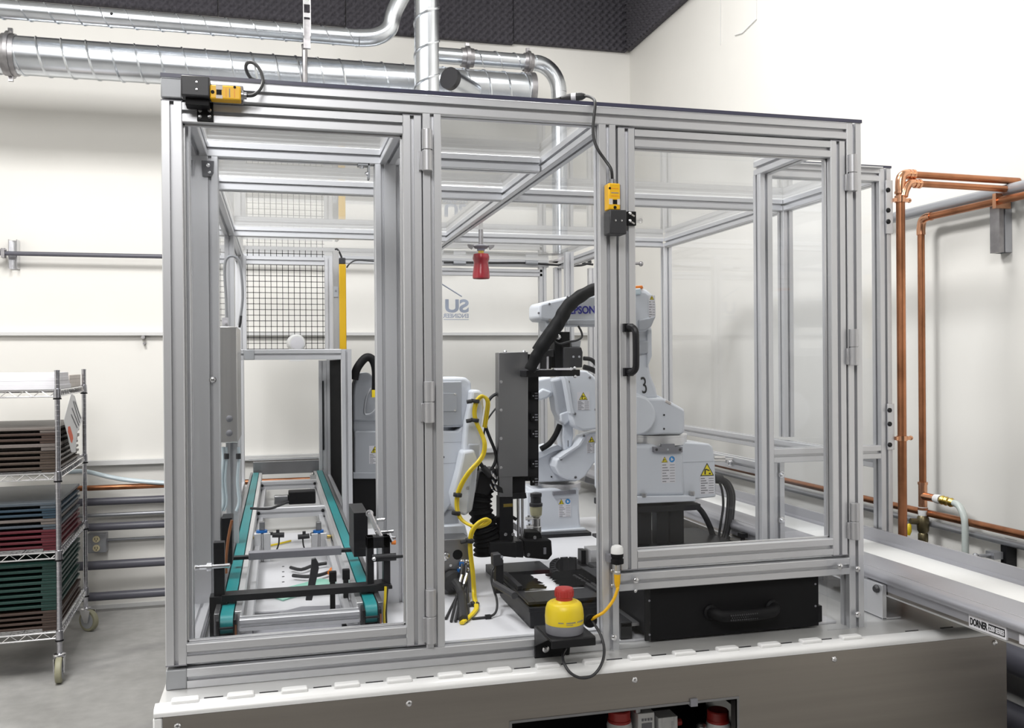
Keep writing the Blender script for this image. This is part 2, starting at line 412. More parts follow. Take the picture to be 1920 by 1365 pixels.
ze = 3.487; ye = 5.66
xa = at(800, 112, Y=ye).x; xb = at(1004, 125, Y=ye).x; xd = at(1048, 180, Y=ye).x
el = MB().cyl((xa, ye, ze), (xb, ye, ze), .05, n=32).build('elbow_duct', M_galv, label='short spiral duct with a long elbow dropping to the machine roof', cat='duct')
seam(MB(), (at(885, 112, Y=ye).x, ye, ze), (xb, ye, ze), .05, .125).build('seam', M_galv, parent=el)
clampring(el, (at(876, 112, Y=ye).x, ye, ze), (1, 0, 0), .05, .04)
clampring(el, (at(990, 118, Y=ye).x, ye, ze), (1, 0, 0), .05, .03)
rb = xd - xb
MB().tube([(xb + rb * math.sin(t * PI / 20), ye, ze - rb * 1.15 * (1 - math.cos(t * PI / 20))) for t in range(11)], .0515, n=28).build('elbow', M_galv, parent=el)
MB().cyl((xd, ye, ze - rb * 1.15), (xd, ye, 2.2), .05, n=28).build('down_pipe', M_galv, parent=el)
MB().rev([(.052, 0), (.075, 0), (.075, .01), (.055, .012), (.055, .05), (.052, .05)], (xd, ye, 2.2), (xd, ye, 2.4), 24, unit=True).build('collar', M_galv_d, parent=el)
# duct strap hanging from above between the two level ducts
st = thing('duct_hanger', 'slotted steel strut hanger holding the two level ducts', 'hanger', (at(575, 60, Y=5.42).x, 5.42, zu))
xs_ = at(575, 40, Y=5.40).x
m = MB().box(xs_ - .022, xs_ - .017, 5.34, 5.38, zu - .05, 4.68).box(xs_ + .017, xs_ + .022, 5.34, 5.38, zu - .05, 4.68)
for k in range(16): m.box(xs_ - .017, xs_ + .017, 5.376, 5.38, zu + .07 + k * .075, zu + .095 + k * .075)
m.build('strut_channel', M_bolt, parent=st)
MB().box(xs_ - .02, xs_ + .02, 5.372, 5.392, zu - .11, zu + .055).build('strap', M_galv_d, parent=st)
MB().tube([(xs_ - .015, 5.46, zu - .06), (xs_ - .01, 5.48, zb + .11), (xs_ - .01, 5.483, zb), (xs_ - .01, 5.50, zb - .09)], .016, n=8).build('lower_strap', M_galv_d, parent=st)

# ------------------------------------------------------------------ pipes and fittings on the back wall
def xpipe(name, label, py, Y, r, m, x0=-3.6, x1=XW - .03, px=250, cat='pipe', n=16):
    z = at(px, py, Y=Y).z
    return MB().cyl((x0, Y, z), (x1, Y, z), r, n=n).build(name, m, label=label, cat=cat), z
o, z = xpipe('steel_pipe', 'thin dark steel pipe high on the back wall', 478, 6.16, .014, M_pvc, px=160, x1=1.2)
c = at(20, 472, Y=6.16)
sb = thing('strut_bracket', 'short slotted strut holding the dark pipe on the back wall', 'bracket', (c.x, YW, z))
m = MB(); m.box(c.x - .02, c.x - .016, 6.185, YW, z - .09, z + .09).box(c.x + .025, c.x + .029, 6.185, YW, z - .09, z + .09).box(c.x - .016, c.x + .025, YW - .006, YW, z - .09, z + .09)
m.build('channel', M_bolt, parent=sb)
MB().box(c.x - .05, c.x - .03, 6.14, 6.185, z - .028, z + .03).cyl((c.x - .06, 6.15, z + .02), (c.x - .02, 6.15, z + .02), .006, n=8).build('pipe_clamp', M_galv_d, parent=sb)
zt = at(150, 627, Y=6.22).z
MB().box(XL, XW, 6.21, YW, zt - .008, zt + .014).build('trim_1', M_trim, kind='structure', bevel=.002)
c = at(268, 632, Y=6.2)
MB().cyl((c.x, 6.2, c.z), (c.x, 6.25, c.z), .012, n=10).cyl((c.x + .005, 6.21, c.z - .04), (c.x + .005, 6.25, c.z - .04), .008, n=8).build('anchor_bolt', M_galv_d, label='pair of small bolts under the thin white raceway strip', cat='bolt')
zt = at(220, 868, Y=6.22).z
MB().box(XL, XW, 6.20, YW, zt - .012, zt + .02).build('trim_2', M_trim, kind='structure', bevel=.002)
xpipe('copper_pipe', 'long bright copper pipe low on the back wall', 912, 6.13, .017, M_copper)
xpipe('drain_pipe', 'thick grey plastic pipe on the back wall just under the copper pipe', 938, 6.13, .024, M_pvc)
xpipe('conduit_pipe', 'thin light grey conduit between two thick grey wall pipes', 963, 6.18, .012, M_cond)
xpipe('drain_pipe', 'thick grey plastic pipe on the back wall, just above the outlet box', 985, 6.14, .025, M_pvc)
xpipe('drain_pipe', 'thick grey plastic pipe on the back wall, just below the outlet box', 1056, 6.13, .028, M_pvc)
xpipe('drain_pipe', 'thick grey plastic pipe on the back wall, second from the floor', 1114, 6.13, .027, M_pvc)
xpipe('drain_pipe', 'grey plastic pipe lowest on the back wall, near the floor', 1152, 6.14, .022, M_pvc)
# power outlet
c = at(181, 1019, Y=6.17)
ob = thing('outlet_box', 'grey surface outlet box with two cream sockets on the back wall', 'outlet', (c.x, YW, c.z))
MB().box(c.x - .055, c.x + .055, 6.17, YW, c.z - .06, c.z + .06).build('box', M_cond, parent=ob, bevel=.004)
for dz in (.028, -.028):
    s = MB().cyl((c.x, 6.158, c.z + dz), (c.x, 6.17, c.z + dz), .021, n=20).build('socket', mat('cream_socket', (.62, .55, .36), 0, .4), parent=ob)
    MB().box(c.x - .009, c.x - .006, 6.156, 6.159, c.z + dz - .004, c.z + dz + .009).box(c.x + .006, c.x + .009, 6.156, 6.159, c.z + dz - .004, c.z + dz + .009).cyl((c.x, 6.156, c.z + dz - .010), (c.x, 6.159, c.z + dz - .010), .003, n=8).build('slot', M_black, parent=s)
zc = at(240, 1011, Y=6.2).z
MB().cyl((c.x + .055, 6.215, zc), (1.2, 6.215, zc), .009, n=10).build('conduit_pipe', M_cond, label='thin conduit running right from the outlet box', cat='conduit')
# pale blue air hose
MB().tube([at(x, y, Y=Y) for x, y, Y in ((128, 885, 6.05), (160, 884, 6.08), (200, 893, 6.1), (240, 900, 6.1), (305, 905, 6.1), (380, 908, 6.1))], .014, n=10, sm=5).build('air_hose', M_hose, label='pale blue air hose sagging across the back wall behind the cart', cat='hose')
# grey square downspout strip behind the outlet (dark floor-level gap)
MB().box(XL, XW, YW - .008, YW, 0, .025).build('baseboard_back', M_trim, kind='structure')

# ------------------------------------------------------------------ right wall
def yline(name, label, p, off, r, m, y0, y1, cat='pipe'):
    q = at(*p, X=XW - off)
    return MB().cyl((XW - off, y0, q.z), (XW - off, y1, q.z), r, n=14).build(name, m, label=label, cat=cat), q
yline('conduit_pipe', 'grey conduit high on the right wall above the strut bracket', (1780, 383), .05, .022, M_cond, 1.2, 3.34)
yline('conduit_pipe', 'thin grey conduit under the low copper pipe on the right wall', (1840, 1005), .04, .013, M_cond, 1.2, YW - .05)
yline('copper_pipe', 'copper pipe running low along the right wall', (1840, 985), .06, .014, M_copper, 1.2, YW - .08)
# the strut bracket
c = at(1878, 420, X=XW - .02)
sb = thing('strut_bracket', 'vertical slotted strut on the right wall carrying the conduits', 'bracket', (XW, c.y, c.z))
zt_, zl_ = at(1878, 352, X=XW).z, at(1878, 476, X=XW).z
MB().box(XW - .028, XW, c.y - .026, c.y - .022, zl_, zt_).box(XW - .028, XW, c.y + .022, c.y + .026, zl_, zt_).box(XW - .006, XW, c.y - .022, c.y + .022, zl_, zt_).build('channel', M_cond, parent=sb)
MB().box(XW - .05, XW - .03, c.y - .022, c.y + .022, zl_ + .0, zt_ - .06).build('channel_face', M_galv_d, parent=sb)
# copper drop with tee and valve
XD = XW - .075
a = at(1895, 372, X=XD); b = at(1735, 410, X=XD); t = at(1731, 930, X=XD); v = at(1731, 960, X=XD)
dr = thing('copper_drop', 'copper drop pipe on the right wall with elbow, tee and shut-off valve', 'pipe', (XD, b.y, b.z))
yb = at(1728, 600, X=XD).y
MB().cyl((XD, 1.6, b.z + .004), (XD, yb - .03, b.z + .004), .0135, n=14).build('horizontal_run', M_copper, parent=dr)
MB().tube([(XD, yb - .06, b.z + .004), (XD, yb - .03, b.z + .004), (XD, yb - .008, b.z - .006), (XD, yb, b.z - .035), (XD, yb, b.z - .06)], .0165, n=14, sm=4).build('elbow_fitting', M_copper_l, parent=dr)
MB().cyl((XD, yb, b.z - .05), (XD, yb, v.z), .0135, n=14).build('riser', M_copper, parent=dr)
MB().cyl((XD, yb, t.z - .05), (XD, yb, t.z + .05), .0165, n=14).rev([(.019, 0), (.019, .01)], (XD, yb, t.z + .045), (XD, yb, t.z + .06), 14, unit=True).rev([(.019, 0), (.019, .01)], (XD, yb, t.z - .055), (XD, yb, t.z), 14, unit=True).cyl((XD, yb, t.z), (XD, yb - .075, t.z), .0155, n=14).build('tee_fitting', M_copper_l, parent=dr)
MB().rev([(.017, 0), (.019, .012), (.017, .03), (.0165, .05)], (XD, yb, v.z + .02), (XD, yb, v.z - .05), 14, unit=True).build('adapter', M_whitep, parent=dr)
vb = MB().rev([(.016, 0), (.022, .01), (.024, .03), (.022, .06), (.016, .07), (.019, .075), (.019, .10), (.012, .13)], (XD, yb, v.z - .012), (XD, yb, v.z - .2), 12, unit=True).build('valve_body', M_valve, parent=dr)
MB().cyl((XD, yb, v.z - .04), (XD - .05, yb + .01, v.z - .035), .012, n=10).build('valve_stem', M_valve, parent=vb)
MB().rev([(.004, 0), (.009, .006), (.011, .03), (.006, .045)], (XD - .055, yb + .01, v.z - .045), (XD - .06, yb + .01, v.z - .11), 10, unit=True).build('valve_grip', M_yel, parent=vb)
MB().rev([(.0165, 0), (.018, .02), (.0165, .03)], (XD, yb - .07, t.z), (XD, yb - .2, t.z), 14, unit=True).build('adapter', M_whitep, parent=dr)
MB().rev([(.014, 0), (.018, .01), (.013, .02), (.018, .03), (.014, .04), (.018, .055), (.012, .07)], (XD, yb - .10, t.z), (XD, yb - .3, t.z - .01), 12, unit=True).build('brass_coupling', M_brass, parent=dr)
MB().tube([(XD, yb - .16, t.z - .002), (XD, yb - .195, t.z - .01), (XD - .003, yb - .225, t.z - .05), (XD - .005, yb - .232, t.z - .12), (XD - .005, yb - .232, t.z - .30)], .0125, n=12, sm=5).build('drain_hose', M_hoseg, label='translucent grey hose hanging from the brass coupling', cat='hose')
c = at(1783, 372, X=XD)
for px, py in ((1872, 377),):
    q = at(px, py, X=XD); MB().box(XD - .018, XW - .03, q.y - .008, q.y + .008, b.z - .022, b.z + .03).build('pipe_clip', M_copper_l, parent=dr)
# black strut with clamp low on the right wall
c = at(1880, 1030, X=XW - .03)
bs = thing('clamp_bracket', 'black strut with a small beam clamp low on the right wall', 'bracket', (XW, c.y, c.z))
MB().box(XW - .045, XW, c.y - .032, c.y - .010, c.z - .12, c.z + .036).box(XW - .02, XW, c.y - .010, c.y + .02, c.z - .12, c.z + .036).build('strut', M_black, parent=bs)
MB().box(XW - .085, XW - .046, c.y - .02, c.y + .02, c.z - .03, c.z - .005).cyl((XW - .14, c.y, c.z - .017), (XW - .08, c.y, c.z - .017), .006, n=8).sph((XW - .145, c.y, c.z - .017), .011, 8, 6).build('beam_clamp', M_cond, parent=bs)
# thin surface wire up the right wall
pts = [at(x, y, X=XW - .004) for x, y in ((1418, -20), (1418, 36), (1392, 62), (1378, 66))]
MB().tube(pts, .0025, n=5).build('wall_wire', M_trim, label='thin painted wire running up the right wall', cat='wire')
pts = [at(x, y, X=XW - .004) for x, y in ((1351, -20), (1351, 84))]
MB().tube(pts, .002, n=5).build('wall_wire', M_trim, label='straight thin painted wire on the right wall nearer the corner', cat='wire')
# ------------------------------------------------------------------ machine table (stainless cabinet with a white welded lip)
ZT = .82; YT = 2.055; XT0, XT1 = -.262, 1.905; YB = 5.62
tb = thing('machine_table', 'long stainless steel machine cabinet with a white welded front edge under the enclosure', 'machine base', (0.8, 3.8, 0))
MB().box(XT0 + .006, XT1, 2.075, YB, .80, ZT).build('table_top', M_ledge, parent=tb, bevel=.002)
# white rolled lip along the front and down the left edge
lip = [(YT - .007, .8025), (YT - .008, .809), (YT - .005, .815), (YT + .004, .8195), (YT + .016, .8215), (YT + .026, .822), (YT + .026, .8005), (YT, .8005)]
MB().prism(lip, 'X', XT0, XT1).build('front_lip', M_white, parent=tb, sharp=60)
MB().prism([(YT - .004, .05), (YT - .004, .80), (YT + .01, .80), (YT + .01, .05)], 'X', XT0 - .002, XT0 + .018).build('corner_strip', M_white, parent=tb, bevel=.004)
hx0, hx1, hz0, hz1 = .52, 1.098, .40, .708
yf = YT - .006
p = MB(); p.box(XT0 + .018, hx0, yf, YT, .05, .8015).box(hx1, XT1, yf, YT, .05, .8015).box(hx0, hx1, yf, YT, hz1, .8015).box(hx0, hx1, yf, YT, .05, hz0)
p.build('front_panel', M_ss, parent=tb)
m = MB(); g = .006
m.box(hx0 - g, hx1 + g, yf - .002, yf + .03, hz1, hz1 + g).box(hx1, hx1 + g, yf - .002, yf + .03, hz0, hz1).box(hx0 - g, hx0, yf - .002, yf + .03, hz0, hz1)
m.build('opening_trim', M_ss_dark, parent=tb)
MB().box(at(1300, 1318, Y=yf).x - .009, at(1300, 1318, Y=yf).x + .009, yf - .006, yf + .01, hz1 - .006, hz1 + .012).build('latch_tab', M_mgrey, parent=tb)
MB().box(XT0 + .004, XT0 + .010, YT + .01, YB, .05, .80).build('side_panel', M_ss_dark, parent=tb)
MB().box(XT1 - .006, XT1, YT + .0, YB, .05, .80).build('side_panel', M_ss, parent=tb)
MB().box(XT0 + .01, XT1 - .006, YB - .006, YB, .05, .80).build('back_panel', M_ss_dark, parent=tb)
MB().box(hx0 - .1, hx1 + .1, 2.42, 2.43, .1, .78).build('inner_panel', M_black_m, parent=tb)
for px, py in ((333, 1362), (767, 1319), (1190, 1275), (1564, 1236), (1865, 1205)):
    q = at(px, py, Y=yf)
    MB().rev([(.0075, 0), (.0075, .002), (.005, .005), (.0, .006)], (q.x, yf, q.z), (q.x, yf - 1, q.z), 12, unit=True).build('screw', M_bolt, parent=tb)
for x in (XT0 + .12, XT1 - .12):
    for y in (2.3, YB - .2): MB().cyl((x, y, 0), (x, y, .05), .04, n=14).build('foot', M_black, parent=tb)
# weld tabs on the lip, with the bare seam between them
wt = MB().box(-.030, .030, -.013, .011, -.004, .0065)
k = 0; x = -.201
while x < 1.55:
    o = MB().add([(a * (.94 if c > 0 else 1), b, c) for a, b, c in wt.v], wt.f).build('weld_tab', M_white, parent=tb, bevel=.004, seg=3) if k == 0 else None
    if o is None:
        o = proto.copy(); COL.objects.link(o)
    proto = o
    o.matrix_basis = Matrix.Translation((x, YT + .024, ZT + .003)); k += 1
    x += .115 if x < .1 else .118
for i in range(k - 1):
    x0 = -.201 + i * .1165
    MB().box(x0 + .038, x0 + .078, YT + .029, YT + .032, ZT + .0015, ZT + .003).build('seam_slit', M_dgrey, parent=tb)
for x0 in (1.62, 1.73): MB().box(x0, x0 + .04, YT + .035, YT + .038, ZT, ZT + .0015).build('seam_slit', M_dgrey, parent=tb)
# white plate inside the enclosure
MB().box(-.19, 1.49, 2.21, 4.0, ZT, ZT + .006).build('base_plate', M_plate, parent=tb, bevel=.001)

# ------------------------------------------------------------------ the enclosure of T-slot extrusions
Y0 = 2.16; Z1, Z2 = 2.148, 2.193
YR1, YR2, YR3, YR4 = 2.74, 3.25, 4.41, 5.5
XR = 1.544
en = thing('machine_enclosure', 'large clear-panelled enclosure of silver T-slot extrusions standing on the cabinet', 'enclosure', (0.65, 3.8, ZT))
def E(name, axis, a, b, c0, c1, parent=en, **k): return MB().ext(axis, a, b, c0, c1, **k).build(name, M_alu, parent=parent, sharp=30)
def cube(x, y, z, parent=en): return MB().box(x, x + .045, y, y + .045, z, z + .045).build('corner_cube', M_cap, parent=parent, bevel=.003)
# front frame
E('top_rail', 'X', -.205, 1.499, Y0, Z1)
cube(-.25, Y0, Z1)
E('base_rail', 'X', -.205, .786, Y0, ZT)
cube(-.25, Y0, ZT)
E('post', 'Z', ZT + .045, Z1, .339, Y0)
E('post', 'Z', ZT, Z1, .787, Y0)
E('post', 'Z', ZT, Z2, 1.499, Y0)
E('cross_rail', 'X', .832, 1.499, Y0, .966)
E('post', 'Z', ZT + .045, Z1, -.24, Y0 + .05)
# left side
E('base_rail', 'Y', Y0 + .045, YR4, -.24, ZT)
E('top_rail', 'Y', Y0 + .045, YR4, -.238, Z1)
xl = at(380, 600, Y=YR1).x
E('double_post', 'Z', ZT + .006, Z1, xl - .045, YR1, nu=2, w=.09)
E('post', 'Z', ZT, Z1, -.24, YR2)
E('post', 'Z', ZT, Z1, -.24, YR3)
E('post', 'Z', ZT, Z1, -.24, YR4)
# middle post (double width) and roof rails
xm = at(705, 600, Y=YR1).x
E('double_post', 'Z', ZT + .006, Z1, xm, YR1, nu=2, w=.09)
E('roof_rail', 'X', -.193, .80, YR1, Z1)
E('roof_rail', 'X', -.193, .805, YR2, Z1); E('roof_rail', 'X', .85, 1.96, YR2, Z1)
E('roof_rail', 'X', -.193, .805, YR3, Z1); E('roof_rail', 'X', .85, 1.96, YR3, Z1)
E('roof_rail', 'X', -.193, 1.66, YR4, Z1)
E('header_rail', 'X', .85, 1.62, YR4, Z1 - .06)
E('roof_rail', 'Y', Y0 + .045, YR4, .805, Z1)
E('roof_rail', 'Y', Y0 + .045, YR1, .300, Z1)
E('roof_rail', 'Y', Y0 + .045, 2.66, 1.499, Z1)
# step-out on the right
YS = 2.648
xs1 = 1.962
pf = E('post', 'Z', .82, Z1, 1.499, 2.62)
E('roof_rail', 'X', XR, xs1, YS, Z1)
E('roof_rail', 'Y', YS + .045, YR3, xs1, Z1)
E('post', 'Z', .30, Z2, xs1, YS)
E('post', 'Z', 1.24, Z1, xs1, YR2)
E('post', 'Z', 1.27, Z1, xs1, YR3)
E('side_rail', 'X', XR, xs1, YS, 1.215)
E('side_rail', 'Y', YS + .045, 5.3, xs1, 1.18)
E('side_rail', 'Y', 2.95, 5.0, 1.68, 1.135)
E('support_leg', 'Z', ZT, 1.215, 1.583, YS + .05)
# far end
for x in (1.60, 1.70, 1.93): E('post', 'Z', ZT, Z1, x, YR4)
E('post', 'Z', ZT, Z1, 1.52, YR3 + .3)
E('side_rail', 'Y', YR3 + .045, YR4, 1.72, Z1 - .01)

# clear panels
def pane(x0, x1, y0, y1, z0, z1, parent=en, m=M_pane): return MB().box(x0, x1, y0, y1, z0, z1).build('pane', m, parent=parent, sharp=20)
pane(.386, .786, 2.180, 2.185, ZT + .047, Z1 - .001)
for a, b in ((Y0 + .10, YR1 - .002), (YR1 + .046, YR2 - .002), (YR2 + .046, YR3 - .002)): pane(-.222, -.217, a, b, ZT + .046, Z1 - .001)
pane(1.519, 1.524, Y0 + .047, 2.618, .87, Z1 - .001)
pane(XR + .001, xs1 - .001, YS + .02, YS + .025, 1.262, Z1 - .001)
pane(xs1 + .02, xs1 + .025, YS + .047, YR2 - .002, 1.23, Z1 - .001)
pane(xs1 + .02, xs1 + .025, YR2 + .047, YR3 - .002, 1.23, Z1 - .001)
pane(XR + .004, xs1 - .002, YS + .012, YS + .017, .985, 1.213)
rz0, rz1 = Z2 + .001, Z2 + .007
for x0, x1, y0, y1 in ((-.245, .335, Y0 + .002, YR1 + .02), (.337, .826, Y0 + .002, YR2 + .02), (.828, 1.542, Y0 + .002, 2.66), (-.245, .335, YR1 + .022, YR2 + .02), (-.245, .826, YR2 + .022, YR3 + .02), (.828, 2.0, 2.662, YR2 + .02), (.828, 2.0, YR2 + .022, YR3 + .02), (-.245, 1.70, YR3 + .022, YR4 + .04)):
    pane(x0, x1, y0, y1, rz0, rz1, m=M_pane_r)
# dark panel edge strip showing along the top of the front
MB().box(-.25, XR, Y0 - .004, Y0 + .0015, Z2 + .0003, Z2 + .009).build('panel_edge', M_edge, parent=en)
MB().box(1.56, xs1 + .045, YS - .003, YS + .0015, Z2 + .0003, Z2 + .008).build('panel_edge', M_edge, parent=en)
MB().box(1.545, xs1, YS - .02, YS - .001, Z2 - .004, Z2 + .0002).build('panel_edge', M_alu, parent=en)
# end pane with the mirrored decal
bp = pane(.86, 1.60, YR4 + .02, YR4 + .025, .95, Z1 - .062)
q = at(879, 585, Y=YR4 + .018); w_ = q.x - at(832, 585, Y=YR4 + .018).x
text('lettering', 'SU', M_decal, bp, (q.x, YR4 + .017, q.z), (1, 0, 0), (0, 0, 1), .108, bold=.004, mirror=True, fit=w_ * .94)
q = at(879, 596, Y=YR4 + .018)
text('lettering', 'ENGINEER', M_decal, bp, (q.x, YR4 + .017, q.z), (1, 0, 0), (0, 0, 1), .036, bold=.001, mirror=True, fit=w_ * 1.02)
a, b, c = (at(x, y, Y=YR4 + .017) for x, y in ((826, 531), (866, 556), (832, 566)))
MB().tube([(a.x, YR4 + .0175, a.z), (b.x, YR4 + .0175, b.z)], .004, n=5).build('emblem', M_decal, parent=bp)
# mirrored underline of the decal
a, b = at(832, 599, Y=YR4 + .017), at(879, 600, Y=YR4 + .017)
MB().box(a.x, b.x, YR4 + .0165, YR4 + .0185, b.z, b.z + .004).build('emblem', M_decal, parent=bp)

def hinge(parent, x, z0, z1, px=0):
    zc = (z0 + z1) / 2; h = MB()
    h.cyl((x, Y0 - .010, z0), (x, Y0 - .010, zc - .0012), .0125, n=18).cyl((x, Y0 - .010, zc + .0012), (x, Y0 - .010, z1), .0125, n=18)
    h.box(x - .019, x - .002, Y0 - .009, Y0 - .001, z0 + .002, zc - .003).box(x - .002, x + .014, Y0 - .009, Y0 - .001, zc + .003, z1 - .002).cyl((x, Y0 - .010, zc - .002), (x, Y0 - .010, zc + .002), .010, n=14)
    return h.build('hinge', M_hinge, parent=parent, bevel=.0008)

def door(label, x0, x1, z0, z1, w=.045):
    d = sub('door', en, ((x0 + x1) / 2, Y0, z0), label=label)
    E('stile', 'Z', z0, z1, x0, Y0, parent=d); E('stile', 'Z', z0, z1, x1 - w, Y0, parent=d)
    E('rail', 'X', x0 + w, x1 - w, Y0, z1 - w, parent=d); E('rail', 'X', x0 + w, x1 - w, Y0, z0, parent=d)
    MB().box(x0 + w, x1 - w, 2.187, 2.192, z0 + w, z1 - w).build('pane', M_pane, parent=d, sharp=20)
    g = MB(); a, b, e, f = x0 + w, x1 - w, z0 + w, z1 - w; t = .0035
    g.box(a, a + t, 2.180, 2.1865, e, f).box(b - t, b, 2.180, 2.1865, e, f).box(a, b, 2.180, 2.1865, e, e + t).box(a, b, 2.180, 2.1865, f - t, f)
    g.build('gasket', M_alu_l, parent=d)
    for x in (x0, x1 - w):
        for z in (z0 - .0025, z1): MB().box(x, x + w, Y0, Y0 + .045, z, z + .0025).build('end_cap', M_mgrey, parent=d)
    return d
d1 = door('left door, latch at its top and hinges on the right', -.25, .336, .8755, 2.141)
d2 = door('right door with a black handle', .838, 1.494, 1.021, 2.141)
for z0, z1 in ((2.008, 2.107), (1.407, 1.505), (.880, 1.008)): hinge(d1, .348, z0, z1)
for z0, z1 in ((2.005, 2.104), (1.534, 1.632), (1.062, 1.161)): hinge(d2, 1.509, z0, z1)
# door handle: a black bow standing off the stile
hx = .862
hb = MB().tube([(hx - .004, Y0 - .002, 1.634), (hx - .004, Y0 - .028, 1.636), (hx + .002, Y0 - .040, 1.626), (hx + .003, Y0 - .042, 1.60), (hx + .003, Y0 - .042, 1.555), (hx + .002, Y0 - .040, 1.531), (hx - .004, Y0 - .028, 1.521), (hx - .004, Y0 - .002, 1.523)], .0085, n=10, sm=4)
hb.box(hx - .016, hx + .008, Y0 - .012, Y0, 1.624, 1.645).box(hx - .016, hx + .008, Y0 - .012, Y0, 1.512, 1.533)
hb.build('handle', M_black, parent=d2, label='black bow handle')
# cover panes and bolts low on the right bay
pane(.80, .912, 2.150, 2.156, ZT + .002, 1.012)
pane(1.424, 1.545, 2.150, 2.156, ZT + .002, 1.018)
def bolt(p, r=.006, parent=en, ax=(0, -1, 0), l=.006): 
    p = Vector(p); return MB().rev([(r * 1.35, 0), (r * 1.35, l * .25), (r, l * .3), (r, l * .75), (r * .6, l), (0, l)], p, p + Vector(ax), 10, unit=True).build('bolt', M_bolt, parent=parent)
for px, py in ((1192, 1088), (1151, 1195), (1575, 1062), (1608, 1067), (1608, 1152)):
    q = at(px, py, Y=2.15); bolt((q.x, 2.15, q.z))
for px, py in ((1192, 1108), (1148, 1070), (1148, 1098)):
    q = at(px, py, Y=2.156); bolt((q.x, 2.158, q.z), .0035)
# gusset plate with screws on the left post top, and a cross-head screw half way down it
q = at(393, 315, Y=YR1 - .005)
g = MB().prism([(q.x - .022, q.z + .02), (q.x + .012, q.z + .02), (q.x + .010, q.z - .012), (q.x + .003, q.z - .024), (q.x - .020, q.z - .024)], 'Y', YR1 - .008, YR1 - .002).build('gusset', M_mgrey, parent=en)
bolt((q.x - .004, YR1 - .008, q.z + .006), .0045); bolt((q.x, YR1 - .008, q.z - .014), .0035)
q = at(399, 712, Y=YR1 - .001); bolt((q.x, YR1 - .001, q.z), .0075)
q = at(686, 320, Y=YR1 - .01)
MB().box(q.x - .022, q.x + .012, YR1 + .0, YR1 + .035, Z1 - .006, Z1 - .001).box(q.x + .008, q.x + .013, YR1, YR1 + .035, Z1 - .045, Z1 - .001).build('corner_bracket', M_cap, parent=en)
bolt((q.x - .010, YR1 + .012, Z1 - .006), .007, ax=(0, 0, -1), l=.008); bolt((q.x + .008, YR1 + .012, Z1 - .030), .007, ax=(-1, 0, 0), l=.009)
# joining plates with black screws on the step-out post
for z0, z1, zs in ((1.972, 2.152, (2.118, 2.050, 2.012)), (1.245, 1.40, (1.378, 1.332, 1.262))):
    pl = MB().box(xs1 + .020, xs1 + .046, YS - .008, YS - .001, z0, z1).build('joining_plate', M_alu, parent=en, bevel=.001)
    for z in zs: MB().rev([(.008, 0), (.008, .004), (.005, .007), (0, .007)], (xs1 + .026, YS - .008, z), (xs1 + .026, YS - 1, z), 12, unit=True).build('screw', M_black, parent=pl)
# hanging bolts seen under the step-out and low bracket feet
for px, py in ((1465, 890), (1465, 975)):
    q = at(px, py, Y=YS + .045); bolt((q.x, YS + .045, q.z), .008, l=.012)
q = at(1370, 843, X=1.675); bolt((1.675, q.y, 1.158), .010, ax=(-1, 0, 0), l=.014)
# copper air line beside the step-out post
xp, yp = xs1 + .072, YS - .012
cl = thing('copper_air_line', 'pair of copper pipes turning from the step-out post across to the right edge', 'pipe', (xp, yp, .9))
zu1, zu2 = at(1700, 327, Y=yp).z, at(1700, 345, Y=yp).z
MB().cyl((xp, yp, .55), (xp, yp, zu2 + .0), .0145, n=18).build('riser', M_copper, parent=cl)
MB().tube([(xp, yp, zu2 - .03), (xp, yp, zu1 - .035), (xp + .004, yp, zu1 - .012), (xp + .022, yp, zu1), (xp + .05, yp, zu1)], .0165, n=16, sm=5).build('elbow_fitting', M_copper_l, parent=cl)
MB().tube([(xp + .004, yp - .012, zu2 - .045), (xp + .012, yp - .012, zu2 - .02), (xp + .03, yp - .012, zu2), (xp + .065, yp - .012, zu2)], .0135, n=14, sm=5).build('elbow_fitting', M_copper_l, parent=cl)
m = MB()
for x, z, r, y in ((xp + .05, zu1, .018, yp), (xp + .035, zu1, .018, yp), (xp + .065, zu2, .0155, yp - .012), (xp + .05, zu2, .0155, yp - .012)): m.rev([(r, -.004), (r, .004)], (x, y, z), (x + 1, y, z), 14, unit=True)
for z in (zu2 - .03, zu2 - .045): m.rev([(.019, -.004), (.019, .004)], (xp, yp, z), (xp, yp, z + 1), 14, unit=True)
m.build('solder_ring', M_copper_l, parent=cl)
MB().cyl((xp + .05, yp, zu1), (3.4 if False else XW - .005, yp, zu1 - .004), .012, n=14).build('upper_run', M_copper, parent=cl)
MB().cyl((xp + .06, yp - .012, zu2), (XW - .005, yp - .012, zu2 - .004), .011, n=14).build('lower_run', M_copper, parent=cl)
for py in (375, 822):
    z = at(1680, py, Y=yp).z
    c = MB().box(xs1 + .046, xp + .03, yp - .006, yp + .012, z - .006, z + .006).rev([(.018, -.008), (.018, .008)], (xp, yp, z), (xp, yp, z + 1), 16, unit=True).sph((xp + .034, yp, z), .008, 8, 6).build('pipe_clip', M_copper_l, parent=cl)
for py, px in ((1235, 1905), (1352, 1905)):
    z = at(px, py, X=XW - .07).z
    MB().cyl((XW - .07, 1.0, z), (XW - .07, 5.9, z), .055, n=20).build('drain_pipe', M_pvc, label='thick dark grey drain pipe low on the right wall, ' + ('upper of two' if py < 1300 else 'lower of two'), cat='pipe')
